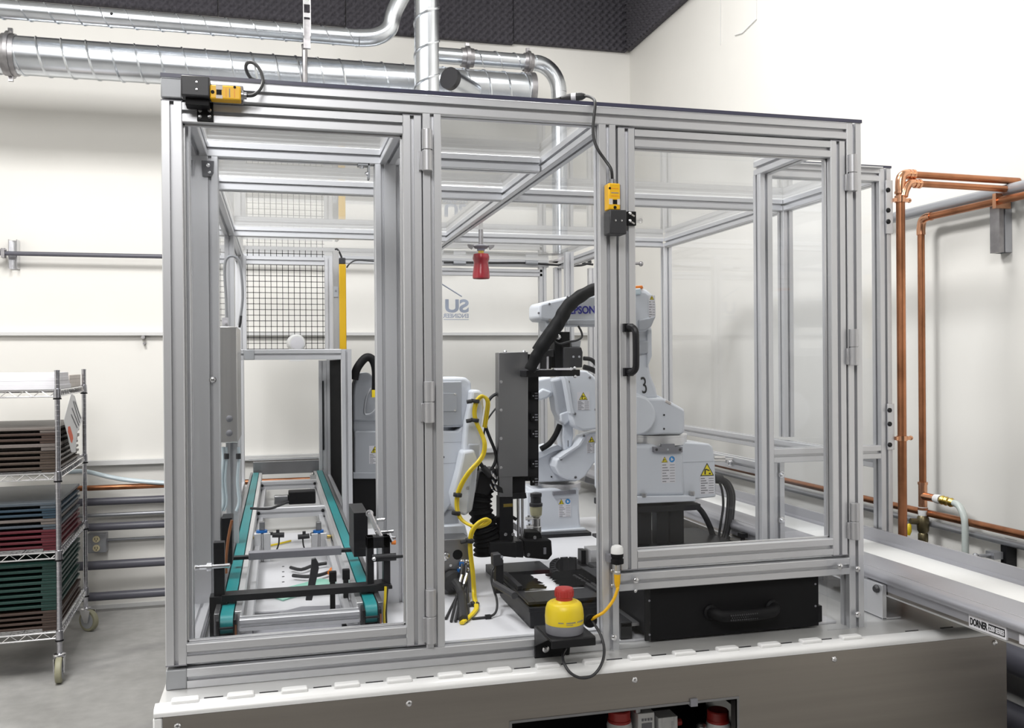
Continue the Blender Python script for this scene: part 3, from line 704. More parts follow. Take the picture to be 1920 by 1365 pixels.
# ------------------------------------------------------------------ devices on the front frame
# emergency stop button on its black bracket
ex = at(1056, 1185, Y=2.10).x; ey = 2.09
ez = at(1056, 1184, Y=ey).z; HS = .80
es = thing('emergency_stop', 'yellow emergency stop station with a red mushroom button on a black bracket', 'emergency stop', (ex, ey, ez))
MB().rev([(.045, 0), (.0455, .004), (.0460, .021), (.046, .022)], (ex, ey, ez), (ex, ey, 9), 40, unit=True).build('base', M_mgrey, parent=es)
yb_ = MB().rev([(.0462, 0), (.0470, .016), (.0455, .034), (.0415, .046), (.036, .0505), (.030, .0515), (.028, .050), (.024, .053), (.022, .055), (.0, .055)], (ex, ey, ez + .0222), (ex, ey, 9), 44, unit=True).build('housing', M_yel, parent=es, label='yellow housing')
rb_ = MB(); n = 44
prof = [(.020, .050), (.0205, .062), (.0225, .063), (.0228, .079), (.021, .083), (.014, .084), (0, .084)]
rb_.rev(prof, (ex, ey, ez + .0222), (ex, ey, 9), 40, unit=True)
for i in range(22):
    t = 2 * PI * i / 22; rb_.obox((ex + .0222 * math.cos(t), ey + .0222 * math.sin(t), ez + .093), (.0026, .0030, .013), Matrix.Rotation(t, 3, 'Z'))
rb_.build('button', M_red, parent=es, label='red mushroom button')
for s_, dx, sz in (('• ▪▪▪', -.030, .005), ('', 0, .005)):
    pass
def curved_print(mb, a0, a1, z, h, r=.0470):
    k = 4
    for i in range(k):
        t0 = a0 + (a1 - a0) * i / k; t1 = a0 + (a1 - a0) * (i + 1) / k
        vs = [(ex + q * math.sin(t), ey - q * math.cos(t), zz) for q in (r - .001, r + .0003) for t in (t0, t1) for zz in (z, z + h)]
        mb.add(vs, [(4, 6, 7, 5), (0, 1, 3, 2), (0, 4, 5, 1), (2, 3, 7, 6), (1, 5, 7, 3), (0, 2, 6, 4)])
pm = MB()
z_ = ez + .0222 + .006
random.seed(3)
for line, (a, b) in enumerate(((-.62, -.35), (-.20, .30))):
    t = a
    while t < b:
        w = random.uniform(.015, .035); curved_print(pm, t, t + w, z_ + .003, .0026); t += w + .012
for t in (.42, .49, .56, .63, .70, .77, .84): curved_print(pm, t, t + .035, z_ + .002 + .001 * random.random(), .0035)
for t in (-.2, -.15, -.1, -.05, 0, .05, .1): curved_print(pm, t, t + .03, z_ - .0012, .0016)
pm.build('print', M_inkg, parent=yb_)
m = MB()
m.box(ex - .052, ex + .060, 2.035, 2.153, ez - .006, ez - .0005)
m.build('bracket_shelf', M_black, parent=es, bevel=.002)
MB().box(ex - .058, ex + .020, 2.149, 2.155, .815, ez).build('bracket_plate', M_black, parent=es, bevel=.002)
MB().prism([(2.150, ez - .001), (2.040, ez - .001), (2.150, .85)], 'X', ex - .058, ex - .0535).build('bracket_web', M_black, parent=es)
MB().box(ex - .050, ex + .060, 2.033, 2.0375, ez - .022, ez - .002).build('bracket_flange', M_black, parent=es, bevel=.002)
bx = at(1023, 1217, Y=2.149); MB().rev([(.009, 0), (.009, .003), (.006, .006), (0, .007)], (bx.x, 2.149, bx.z), (bx.x, 0, bx.z), 12, unit=True).build('screw', M_bolt, parent=es)
MB().cyl((ex - .046, 2.13, ez - .014), (ex - .028, 2.09, ez - .014), .005, n=8).build('screw', M_bolt, parent=es)
gl = MB().rev([(.012, 0), (.012, .014), (.009, .02), (.006, .05)], (ex + .006, 2.09, ez - .006), (ex + .006, 2.09, 0), 12, unit=True).build('cable_gland', M_black_m, parent=es)
# grommet beside it and the cables
gx = at(1106, 1163, Y=2.15)
gm = MB().rev([(.004, 0), (.016, 0), (.018, .004), (.016, .009), (.008, .010), (.004, .006)], (gx.x, 2.150, gx.z), (gx.x, 0, gx.z), 20, unit=True).build('cable_grommet', M_black_m, label='round black cable grommet between the stop button and the corner post', cat='grommet')
pts = [(ex + .002, 2.085, ez - .04)] + [at(x, y, Y=Y) for x, y, Y in ((1055, 1228, 2.07), (1058, 1244, 2.045), (1070, 1262, 2.03), (1090, 1271, 2.028), (1112, 1266, 2.03), (1128, 1245, 2.04), (1133, 1218, 2.07), (1126, 1190, 2.11))] + [(gx.x + .004, 2.146, gx.z)]
MB().tube(pts, .0035, n=10, sm=6).build('grey_cable', M_dgrey, label='dark grey cable looping from the stop button down over the white edge', cat='cable')
# indicator sensor with a yellow plug
ix = at(1157, 1040, Y=2.135); iz0 = at(1157, 1057, Y=2.135).z
ind = thing('indicator_sensor', 'small black sensor with a white domed cap on the corner post', 'sensor', (ix.x, 2.135, iz0))
MB().rev([(.012, 0), (.0165, .001), (.0165, .012), (.0145, .013), (.0145, .017), (.016, .018), (.016, .026)], (ix.x, 2.135, iz0), (ix.x, 2.135, 9), 24, unit=True).build('body', M_black_m, parent=ind)
MB().rev([(.016, 0), (.0158, .012), (.013, .018), (.007, .021), (0, .0215)], (ix.x, 2.135, iz0 + .026), (ix.x, 2.135, 9), 24, unit=True).build('dome_cap', M_whitep, parent=ind)
MB().box(ix.x - .022, ix.x - .008, 2.135, 2.16, iz0 + .004, iz0 + .022).build('mount', M_mgrey, parent=ind)
MB().rev([(.008, 0), (.0085, .006), (.007, .008), (.008, .012), (.0075, .022), (.0085, .024)], (ix.x, 2.135, iz0 - .026), (ix.x, 2.135, 9), 16, unit=True).build('connector', M_ss2, parent=ind)
yc = MB().rev([(.0042, 0), (.0075, .012), (.0085, .035)], (ix.x, 2.135, iz0 - .061), (ix.x, 2.135, 9), 16, unit=True)
pts = [(ix.x, 2.135, iz0 - .058)] + [at(x, y, Y=Y) for x, y, Y in ((1158, 1104, 2.132), (1150, 1125, 2.13), (1134, 1146, 2.13), (1118, 1156, 2.135))] + [(gx.x + .004, 2.146, gx.z + .003)]
yc.tube(pts, .0040, n=10, sm=6)
yc.build('yellow_cable', M_yel2, label='short yellow sensor cable with a moulded plug on the corner post', cat='cable')

# interlock switches: black head, yellow body, grey plug
def interlock(label, o, ux, uz, flip, lab2):
    """o: world corner of head; ux, uz: unit vectors along the switch and across it (in the front plane)"""
    o = Vector(o); ux = Vector(ux); uz = Vector(uz); uy = Vector((0, -1, 0))
    s = thing('interlock_switch', label, 'safety switch', o)
    def bx(name, a0, a1, c0, c1, d0, d1, m, bev=.0015, parent=s):
        b = MB(); vs = [o + ux * a + uz * c + uy * d for d in (d0, d1) for c in (c0, c1) for a in (a0, a1)]
        b.add(vs, [(0, 1, 3, 2), (4, 6, 7, 5), (0, 4, 5, 1), (2, 3, 7, 6), (0, 2, 6, 4), (1, 5, 7, 3)])
        return b.build(name, m, parent=parent, bevel=bev)
    h = bx('head', 0, .060, 0, .045, .012, .055, M_dgrey, .003)
    bx('head_lower', .008, .058, -.017 if not flip else 0, .0 if not flip else .045, .006, .040, M_black_m) if not flip else None
    v0 = .0145 if flip else -.002
    b = bx('body', .060, .126, v0, v0 + .031, .018, .050, M_yel2, .003)
    bx('window', .074, .085, v0 + .009, v0 + .020, .0495, .0508, M_black_m, 0, b)
    bx('side_label', .073, .087, v0 + .0205, v0 + .030, .0498, .0506, M_cardb, 0, b); bx('side_label', .073, .087, v0 + .001, v0 + .0085, .0498, .0506, M_cardb, 0, b)
    for a, w in ((.094, .001), (.101, .002), (.112, .001)): bx('print', a, a + w, v0 + .005, v0 + .024, .0498, .0505, M_orange if w < .002 else M_inkg, 0, b)
    p = o + ux * .066 + uz * (v0 + .0145) + uy * .050
    MB().rev([(.004, 0), (.004, .0012), (0, .0013)], p, p + uy, 10, unit=True).build('key_slot', M_black_m, parent=b)
    p = o + ux * .113 + uz * (v0 + .028) + uy * .050
    MB().rev([(.003, 0), (.003, .0012), (0, .0013)], p, p + uy, 8, unit=True).build('screw', M_black_m, parent=b)
    bx('back_plate', .055, .130, .0, .040, .002, .018, M_mgrey, .002)
    for a in ((.033, .030), (.033, .014)):
        p = o + ux * a[0] + uz * a[1] + uy * .055
        MB().rev([(.0028, 0), (.0026, .0012), (0, .0016)], p, p + uy, 8, unit=True).build('screw', M_bolt, parent=h)
    p = o + ux * .126 + uz * (v0 + .015) + uy * .034
    MB().rev([(.011, 0), (.011, .005), (.008, .006), (.008, .012)], p, p + ux, 14, unit=True).build('plug', M_ss_dark, parent=s)
    return s, p
a = at(340, 178, Y=2.105)
s1, pl1 = interlock('black and yellow interlock switch at the top of the left door', (at(339, 178, Y=2.105).x, Y0, at(339, 178, Y=2.105).z), (1, 0, 0), (0, 0, 1), False, '')
q0 = at(369, 178, Y=2.15); q1 = at(400, 228, Y=2.15)
ap = MB().box(q0.x, q1.x, 2.150, 2.1575, q1.z, q0.z).build('actuator_plate', M_black_m, parent=s1, bevel=.001)
for px in (375, 393):
    for py, r in ((207, .0045), (219, .004)):
        q = at(px, py, Y=2.150); MB().rev([(r, 0), (r, .001), (0, .002)], (q.x, 2.150, q.z), (q.x, 0, q.z), 10, unit=True).build('screw' if py < 215 else 'slot', M_bolt, parent=ap)
pts = [pl1 + Vector((.012, 0, 0))] + [at(x, y, Y=Y) for x, y, Y in ((476, 178, 2.12), (487, 168, 2.13), (493, 152, 2.14), (488, 132, 2.15), (477, 119, 2.16), (466, 117, 2.17), (461, 124, 2.19), (463, 135, 2.2), (470, 146, 2.21), (480, 151, 2.21), (490, 157, 2.22))]
MB().tube(pts, .0040, n=10, sm=6).build('black_cable', M_rubber, label='black cable looping over the top from the left interlock switch', cat='cable')
o2 = at(1172, 440, Y=2.105)
s2, pl2 = interlock('black and yellow interlock switch standing upright on the right door post', (at(1175.5, 439, Y=2.105).x, Y0, at(1175, 439, Y=2.105).z), (0, 0, 1), (-1, 0, 0), True, '')
q0 = at(1176, 396, Y=2.15); q1 = at(1193, 423, Y=2.15)
ap = MB().box(q0.x, q1.x, 2.150, 2.1575, q1.z, q0.z).build('actuator_plate', M_black_m, parent=s2, bevel=.001)
for py in (400, 414):
    q = at(1181, py, Y=2.150); MB().rev([(.004, 0), (.004, .002), (0, .004)], (q.x, 2.150, q.z), (q.x, 0, q.z), 10, unit=True).build('screw', M_bolt, parent=ap)
    q2 = at(1187, py + 4, Y=2.150); MB().obox((q2.x, 2.1495, q2.z), (.009, .001, .004), Matrix.Rotation(.5, 3, 'Y')).build('slot', M_ss2, parent=ap)
pts = [pl2 + Vector((0, 0, .010))] + [at(x, y, Y=Y) for x, y, Y in ((1146, 318, 2.12), (1136, 302, 2.135), (1122, 282, 2.14), (1114, 262, 2.145), (1112, 240, 2.147), (1114, 215, 2.147), (1116, 195, 2.15), (1113, 186, 2.17), (1104, 181, 2.2), (1096, 180, 2.22))]
MB().tube(pts, .0038, n=10, sm=6).build('black_cable', M_rubber, label='long black cable dropping over the top rail to the right interlock switch', cat='cable')
cn = thing('cable_connector', 'inline cable connector with a white band lying on the enclosure roof', 'connector', at(1075, 182, Y=2.25))
a, b = at(1052, 184, Y=2.25), at(1098, 180, Y=2.22); d = (b - a)
MB().rev([(.004, 0), (.009, .3), (.010, .42)], a, a + d, 14).build('sleeve', M_rubber, parent=cn)
MB().rev([(.010, .42), (.010, .62)], a, a + d, 14).build('band', M_card, parent=cn)
MB().rev([(.011, .62), (.010, .85), (.005, 1.0)], a, a + d, 14).build('sleeve', M_rubber, parent=cn)
pts = [at(x, y, Y=Y) for x, y, Y in ((1052, 184, 2.25), (1020, 190, 2.35), (985, 186, 2.5), (950, 184, 2.7))]
MB().tube(pts, .004, n=8, sm=4).build('tail', M_rubber, parent=cn)

# black pull-out drawer in the right bay
dx0, dx1, dz0, dz1 = .912, 1.419, .826, .966
dwy = 2.185
dw = thing('drawer', 'wide black pull-out drawer box with a ribbed handle in the right bay', 'drawer', ((dx0 + dx1) / 2, dwy, dz0))
MB().box(dx0, dx1, dwy, dwy + .006, dz0, dz1).build('front', M_black_m, parent=dw, bevel=.001)
MB().box(dx0, dx0 + .004, dwy + .006, 2.385, dz0 + .02, dz1 - .01).build('side', M_black, parent=dw)
MB().box(dx1 - .004, dx1, dwy + .006, 2.385, dz0 + .02, dz1 - .01).build('side', M_black, parent=dw)
MB().box(dx0, dx1, dwy + .006, 2.385, dz0 + .018, dz0 + .022).build('bottom', M_black, parent=dw)
hl, hr = at(1325, 1149, Y=dwy), at(1453, 1136, Y=dwy)
hz = (hl.z + hr.z) / 2; L = hr.x - hl.x
hd = MB().tube([(hl.x + .008, dwy - .002, hz), (hl.x + .014, dwy - .022, hz), (hl.x + .035, dwy - .034, hz - .004), (hl.x + L / 2, dwy - .037, hz - .006), (hr.x - .035, dwy - .034, hz - .004), (hr.x - .014, dwy - .022, hz), (hr.x - .008, dwy - .002, hz)], .0150, n=14, sm=5)
hd.rev([(.020, 0), (.020, .006), (.014, .012)], (hl.x + .010, dwy, hz), (hl.x + .010, 0, hz), 18, unit=True).rev([(.020, 0), (.020, .006), (.014, .012)], (hr.x - .010, dwy, hz), (hr.x - .010, 0, hz), 18, unit=True)
h_ = hd.build('handle', M_black_m, parent=dw, label='ribbed grip handle')
r_ = MB()
for i in range(13):
    for j in range(3):
        r_.sph((hl.x + .045 + i * .0062 + (j % 2) * .003, dwy - .0500 + abs(i - 6) * .0002, hz - .012 + j * .006), .0026, 6, 4)
r_.build('grip_knob', M_dgrey, parent=h_, kind='stuff')
for x, zs in ((dx0 + .012, (.842, .930)), (dx1 - .010, (.880, .940))):
    for z in zs: MB().rev([(.003, 0), (.003, .001), (0, .002)], (x, dwy, z), (x, 0, z), 8, unit=True).build('screw', M_mgrey, parent=dw)
for x0, lab in ((.846, 0), (1.424, 1)):
    s_ = MB().box(x0 + (.008 if not lab else 0), x0 + (.040 if not lab else .022), 2.21, 2.39, ZT + .008, ZT + .052).build('slide_rail', M_black, parent=dw, bevel=.001)
    MB().box(x0 + .012 if not lab else x0 + .004, x0 + .060 if not lab else x0 + .012, 2.21, 2.39, ZT + .040, ZT + .048).build('slide_lip', M_ss_dark, parent=dw)
# ------------------------------------------------------------------ twin-belt transfer conveyor on the left
CB = .935                                  # belt surface height
cv = thing('belt_conveyor', 'twin teal belt transfer conveyor running back through the left bay', 'conveyor', (.05, 3.8, ZT))
cy0, cy1 = 2.315, 5.34
for xc, o_ in ((-.128, -1), (.224, 1)):
    # belt loop: flat run with a rounded nose
    r = .024
    prof = [(cy0 + .026 + r * math.cos(t), CB - r + r * math.sin(t)) for t in [PI / 2 + PI * i / 8 for i in range(9)]]
    prof = [(cy1, CB), ] + prof + [(cy1, CB - 2 * r)]
    MB().prism(prof, 'X', xc - .015, xc + .015).build('belt', M_green, parent=cv)
    xi = xc - o_ * .0255
    MB().box(xi - .008 * 1, xi + .008, cy0 + .05, cy1, CB - .05, CB - .002).build('belt_guide', M_alu_l, parent=cv, bevel=.001)
    xo = xc + o_ * .024
    MB().box(xo - .006, xo + .006, cy0 + .02, cy1, CB - .05, CB + .003).build('belt_guide', M_ss_dark, parent=cv, bevel=.001)
    E('side_beam', 'Y', cy0 + .06, cy1, xi - .0225 - o_ * .01, CB - .088, parent=cv, h=.04)
    # nose housing in black
    MB().box(xc - .024, xc - .0165, cy0 - .004, cy0 + .09, ZT + .02, CB - .008).box(xc + .0165, xc + .024, cy0 - .004, cy0 + .09, ZT + .02, CB - .008).box(xc - .0165, xc + .0165, cy0 + .03, cy0 + .05, ZT + .02, CB - .05).box(xc - .0165, xc + .0165, cy0 - .004, cy0 + .004, ZT + .02, ZT + .045).box(xc - .0165, xc + .0165, cy0 - .008, cy0 - .001, CB - .029, CB - .024).build('nose_housing', M_black, parent=cv, bevel=.001)
    MB().box(xc - .02, xc + .02, cy0 + .0, cy0 + .04, ZT + .006, ZT + .021).build('nose_foot', M_black_m, parent=cv)
    for s_ in (-1, 1):
        MB().cyl((xc + s_ * .026, cy0 + .01, ZT + .03), (xc + s_ * .044, cy0 + .01, ZT + .03), .0075, n=10).cyl((xc + s_ * .044, cy0 + .01, ZT + .03), (xc + s_ * .050, cy0 + .01, ZT + .03), .0095, n=12).build('adjust_bolt', M_ss_dark, parent=cv)
    MB().box(xc + .02, xc + .024, cy0 - .006, cy0 - .004, ZT + .03, CB - .02).build('brown_strip', M_copper, parent=cv)
# cross members
def yb_at(py, z): return at(540, py, Z=z).y
E('cross_member', 'X', -.098, .194, cy0 + .01, CB - .043, parent=cv, w=.04, h=.03)
for py in (902, 952):
    y = yb_at(py, CB - .012)
    E('cross_member', 'X', -.098, .194, y, CB - .055, parent=cv)
    for x in (-.088, .184): MB().cyl((x, y - .001, CB - .03), (x, y - .012, CB - .03), .007, n=10).build('bolt', M_black, parent=cv)
# plate under the conveyor with holes, feet
MB().box(-.09, .185, 2.72, 3.36, ZT + .008, ZT + .016).build('white_tray', M_plate, parent=cv, bevel=.003)
m = MB()
for py in (1062, 1072, 1081, 1091):
    q = at(531, py, Z=ZT + .0165); m.cyl((q.x, q.y, ZT + .0155), (q.x, q.y, ZT + .0168), .0045, n=10)
m.build('hole', M_black_m, parent=cv)
fl = [(-.10, 2.38), (-.10, 2.66), (-.05, 2.645), (.0, 2.69), (.06, 2.735), (.12, 2.725), (.195, 2.72), (.195, 2.38)]
MB().prism(fl, 'Z', ZT + .006, ZT + .0175).build('grey_mat', M_mgrey, parent=cv)
MB().prism([(at(x, y, Z=ZT + .02).x, at(x, y, Z=ZT + .02).y) for x, y in ((495, 1113), (530, 1125), (570, 1113), (645, 1090), (600, 1085))], 'Z', ZT + .017, ZT + .021).build('glass_plate', M_glass_green, parent=cv, label='pale green glass plate')
for x, y in ((-.085, 2.43), (.155, 2.40)): MB().box(x, x + .016, y, y + .02, ZT + .017, CB - .05).build('stand', M_black, parent=cv)
# two clear pneumatic stop cylinders with blue collars
for px, y in ((492, 3.46), (598, 3.52)):
    x = at(px, 1010, Y=y).x; zc_ = at(px, 994, Y=y).z - .09
    s = thing('stop_cylinder', 'pneumatic stop cylinder with a blue collar, ' + ('left of the pair between the belts' if px < 550 else 'right of the pair between the belts'), 'cylinder', (x, y, ZT))
    MB().box(x - .029, x - .004, y - .022, y + .022, ZT + .006, zc_ + .082).box(x + .004, x + .029, y - .022, y + .022, ZT + .006, zc_ + .082).box(x - .004, x + .004, y - .014, y + .022, ZT + .006, zc_ + .08).build('body', M_alu_l, parent=s, bevel=.002)
    MB().cyl((x - .002, y, zc_ + .082), (x - .002, y, zc_ + .090), .020, n=18).build('collar', M_blue, parent=s)
    MB().box(x - .011, x + .009, y - .010, y + .010, zc_ + .09, zc_ + .122).build('stop_block', M_ss_dark, parent=s, bevel=.002)
    sg = 1 if px < 550 else -1
    MB().box(x + sg * .028 - .004, x + sg * .028 + .010, y - .015, y + .0, zc_ + .072, zc_ + .082).cyl((x + sg * .035, y - .01, zc_ + .072), (x + sg * .078, y - .01, zc_ + .070), .0095, n=12).box(x + sg * .055 - .006, x + sg * .055 + .006, y - .015, y - .003, zc_ + .078, zc_ + .09).build('sensor', M_dgrey, parent=s)
    MB().cyl((x - sg * .030, y - .01, zc_ + .066), (x - sg * .044, y - .01, zc_ + .066), .006, n=10).build('air_fitting', M_brass, parent=s)
    MB().tube([(x + sg * .06, y - .012, zc_ + .064), (x + sg * .058, y - .02, zc_ + .04), (x + sg * .05, y - .03, zc_ + .018)], .003, n=7, sm=4).build('lead', M_rubber, parent=s)
    MB().tube([(x - sg * .044, y - .01, zc_ + .066), (x - sg * .05, y - .02, zc_ + .04), (x - sg * .03, y - .035, zc_ + .014)], .003, n=7, sm=4).build('lead', M_rubber, parent=s)
a = [at(x, y, Z=ZT + .012) for x, y in ((465, 1024), (478, 1026), (500, 1024), (525, 1019), (545, 1014))]
MB().tube(a, .004, n=8, sm=3).build('yellow_cable', M_yel, label='yellow cable lying between the two stop cylinders', cat='cable')
a = [at(x, y, Z=ZT + .03) for x, y in ((545, 1064), (565, 1068), (588, 1060), (612, 1056))]
MB().tube(a, .006, n=8, sm=3).build('black_cable', M_rubber, label='black cable on the white tray beside the orange plug', cat='cable')
a = [at(x, y, Z=ZT + .03) for x, y in ((549, 1079), (575, 1081), (600, 1078), (618, 1072))]
MB().tube(a, .006, n=8, sm=3).build('black_cable', M_rubber, label='black cable ending in the orange plug under the conveyor', cat='cable')
p, q = at(618, 1074, Z=ZT + .032), at(634, 1064, Z=ZT + .034)
MB().rev([(.008, 0), (.013, .35), (.014, 1)], p, q, 12).build('orange_plug', M_orange, label='orange cable plug under the conveyor', cat='plug')
# small sensor blocks and thin lever under the gantry
LV = 2.62
P = xz([(573, 1126), (585, 1126), (598, 1066), (597, 1056), (592, 1047), (584, 1049), (583, 1066)], LV)
MB().prism(P, 'Y', LV, LV + .014).build('lever', M_dgrey, label='dark upright lever standing on the white tray', cat='lever', bevel=.001)
for px, py in ((625, 1082), (650, 1078)):
    q = at(px, py, Y=2.60); MB().box(q.x - .011, q.x + .009, 2.60, 2.62, q.z - .014, q.z + .014).box(q.x - .009, q.x + .005, 2.598, 2.62, ZT + .006, q.z - .013).build('proximity_sensor', M_black_m, label='small black proximity sensor ' + ('left' if px < 640 else 'right') + ' of two by the right belt', cat='sensor', bevel=.001)
# motor between far cross members
mt = thing('gear_motor', 'dark gear motor lying across under the far conveyor cross members', 'motor', at(575, 935, Z=CB - .06))
y = 3.72
a = at(541, 936, Y=y); b = at(592, 930, Y=y); c = at(514, 937, Y=y)
MB().box(a.x, b.x, y, y + .07, a.z - .022, a.z + .028).build('motor_body', M_black_m, parent=mt, bevel=.004)
MB().box(c.x, a.x, y + .01, y + .06, a.z - .022, a.z + .012).build('gearbox', M_ss_dark, parent=mt, bevel=.003)
MB().tube([(a.x, y, a.z - .01), (a.x - .04, y - .03, a.z - .02), (c.x - .02, y - .06, a.z - .025), (c.x - .09, y - .06, a.z - .02)], .005, n=8, sm=4).build('lead', M_rubber, parent=mt)
# end plate at the far end and bright rail
a, b = at(478, 874, Y=5.2), at(590, 868, Y=5.2)
MB().box(-.145, .245, 5.41, 5.46, CB - .02, CB + .05).build('end_plate', M_ss_dark, parent=cv)
MB().box(-.17, .24, 5.465, 5.49, CB + .055, CB + .066).build('end_rail', M_alu_l, parent=cv)
q = at(585, 895, Y=4.9); MB().box(q.x - .01, q.x + .022, 4.9, 4.93, q.z - .01, q.z + .012).sph((q.x + .005, 4.9, q.z + .018), .008, 8, 6).build('end_sensor', M_ss2, parent=cv)

# ------------------------------------------------------------------ black sensing gantry over the near end of the belts
gt = thing('sensor_gantry', 'black sensing gantry bridging both belts near the front', 'gantry', (.05, 2.45, ZT))
gy = 2.44
l, r = at(400, 1118, Y=gy), at(735, 1095, Y=gy)
MB().box(l.x + .02, r.x - .015, gy - .012, gy + .035, l.z - .014, l.z + .003).build('bridge_bar', M_black, parent=gt, bevel=.001)
q0, q1 = at(400, 1018, Y=gy), at(422, 1180, Y=gy)
MB().box(q0.x, q1.x, gy, gy + .03, ZT + .006, q0.z).box(q0.x - .01, q1.x + .006, gy - .01, gy + .035, ZT + .006, l.z - .0).build('left_upright', M_black, parent=gt, bevel=.001)
MB().cyl((q0.x - .034, gy - .002, at(400, 1062, Y=gy).z), (q0.x + .04, gy - .002, at(400, 1062, Y=gy).z), .006, n=10).cyl((q0.x - .016, gy - .002, at(400, 1062, Y=gy).z), (q0.x - .004, gy - .002, at(400, 1062, Y=gy).z), .011, n=12).rev([(0, 0), (.007, .006), (.005, .016)], (q0.x - .05, gy - .002, at(400, 1062, Y=gy).z), (1, gy - .002, at(400, 1062, Y=gy).z), 10, unit=True).build('clamp_screw', M_bolt, parent=gt)
MB().box(at(424, 960, Y=2.75).x - .012, at(436, 960, Y=2.75).x + .0, 2.72, 2.80, at(424, 1055, Y=2.75).z, at(424, 968, Y=2.75).z).build('sensor_arm', M_black, parent=gt, bevel=.002)
MB().tube([at(x, y, Y=2.60) for x, y in ((435, 975), (428, 1010), (424, 1050), (424, 1075))], .004, n=8, sm=4).build('brown_strip', M_copper, parent=gt)
a, b = at(466, 1042, Y=2.86), at(640, 1034, Y=2.86)
MB().box(a.x, b.x, 2.85, 2.885, a.z - .012, a.z + .010).build('light_bar', M_mgrey, parent=gt, bevel=.002)
MB().box(at(436, 1050, Y=2.86).x, a.x + .002, 2.855, 2.88, a.z - .010, a.z - .001).box(b.x - .002, at(690, 1033, Y=2.86).x, 2.855, 2.88, a.z - .006, a.z + .003).build('light_bar_bracket', M_black, parent=gt)
q0, q1 = at(663, 962, Y=2.62), at(690, 1043, Y=2.62)
MB().box(q0.x, q1.x, 2.62, 2.80, q1.z, q0.z).build('right_block', M_black, parent=gt, bevel=.001)
q0, q1 = at(688, 1008, Y=gy), at(735, 1100, Y=gy)
MB().box(q0.x, q0.x + .018, gy, gy + .04, q1.z, q0.z).box(q1.x - .022, q1.x - .004, gy, gy + .04, q1.z, q0.z).box(q0.x, q1.x - .004, gy, gy + .04, q0.z - .03, q0.z).prism([(q0.x, q1.z - .004), (q1.x, q1.z - .004), (q1.x, q1.z + .004), (q1.x - .02, q1.z + .014), (q0.x, q1.z + .010)], 'Y', gy - .008, gy + .04).build('right_upright', M_black, parent=gt, bevel=.001)
MB().box(q0.x, q0.x + .02, gy + .005, gy + .04, ZT + .03, q1.z).build('right_leg', M_black, parent=gt)
z = at(710, 1044, Y=gy).z
MB().cyl((q0.x + .012, gy - .012, z), (q1.x + .010, gy - .012, z), .010, n=12).sph((q0.x + .018, gy - .014, z), .007, 8, 6).rev([(.005, 0), (.004, .02), (0, .024)], (q1.x + .008, gy - .012, z), (1, gy - .012, z), 8, unit=True).build('clamp_screw', M_black, parent=gt)
MB().sph((q0.x + .016, gy - .024, z), .006, 10, 6).build('ball_tip', M_bolt, parent=gt)
m = MB()
for (x0, y0), (x1, y1), r in (((693, 962), (706, 992), .007), ((703, 985), (716, 1012), .008), ((708, 975), (722, 974), .004), ((712, 998), (738, 996), .004), ((714, 1008), (742, 1008), .004), ((716, 1010), (722, 1024), .006), ((728, 1000), (736, 1016), .006), ((704, 985), (706, 998), .004)):
    m.cyl(at(x0, y0, Y=gy + .03), at(x1, y1, Y=gy + .02), r, n=10)
m.rev([(.006, -.004), (.010, -.003), (.010, .003), (.006, .004)], at(693, 963, Y=gy + .03), at(693, 963, Y=gy + .03) + Vector((.2, -1, 0)), 14, unit=True)
m.build('air_manifold', M_bolt, parent=gt, label='silver air fittings')
MB().cyl(at(734, 1017, Y=gy + .02), at(742, 1017, Y=gy + .02), .006, n=8).build('orange_cap', M_orange, parent=gt)
MB().tube([at(x, y, Y=2.42) for x, y in ((723, 1100), (722, 1125), (720, 1150), (721, 1176))], .0035, n=8, sm=4).build('yellow_cable', M_yel, label='yellow cable hanging beside the right belt nose', cat='cable')
MB().tube([at(x, y, Y=2.425) for x, y in ((727, 1100), (725, 1125), (724, 1150), (725, 1176))], .0025, n=8, sm=4).build('black_cable', M_rubber, label='black cable hanging beside the right belt nose', cat='cable')

# ------------------------------------------------------------------ guard tunnel over the far half of the conveyor
gd = thing('guard_tunnel', 'T-slot guard frame with black wire mesh around the conveyor tunnel', 'guard', (.07, 4.6, ZT))
GY = 4.08
gx1 = at(641, 800, Y=GY).x; gz = at(550, 655, Y=GY).z
E('front_post', 'Z', ZT + .006, gz, gx1, GY, parent=gd)
E('front_rail', 'X', -.10, gx1, GY, gz - .045, parent=gd)
c = at(464, 666, Y=GY)
MB().box(-.145, -.10, GY, GY + .045, gz - .045, gz).build('corner_cube', M_cap, parent=gd, bevel=.003)
E('front_post', 'Z', ZT, gz, -.1945, GY, parent=gd, w=.035)
E('front_rail', 'X', -.159, -.145, GY, gz - .045, parent=gd)
E('top_rail', 'Y', GY + .045, 5.15, gx1, gz - .045, parent=gd)
E('bottom_rail', 'Y', GY + .045, 5.36, gx1, ZT + .04, parent=gd)
bx0 = at(598, 780, Y=5.36).x
E('rear_post', 'Z', ZT + .006, gz - .045, bx0, 5.36, parent=gd)
E('rear_post', 'Z', ZT + .006, gz, bx0 + .046, 5.36, parent=gd)
MB().box(bx0 + .02, bx0 + .028, 5.352, 5.358, 1.05, 1.45).build('slot_strip', M_black, parent=gd)
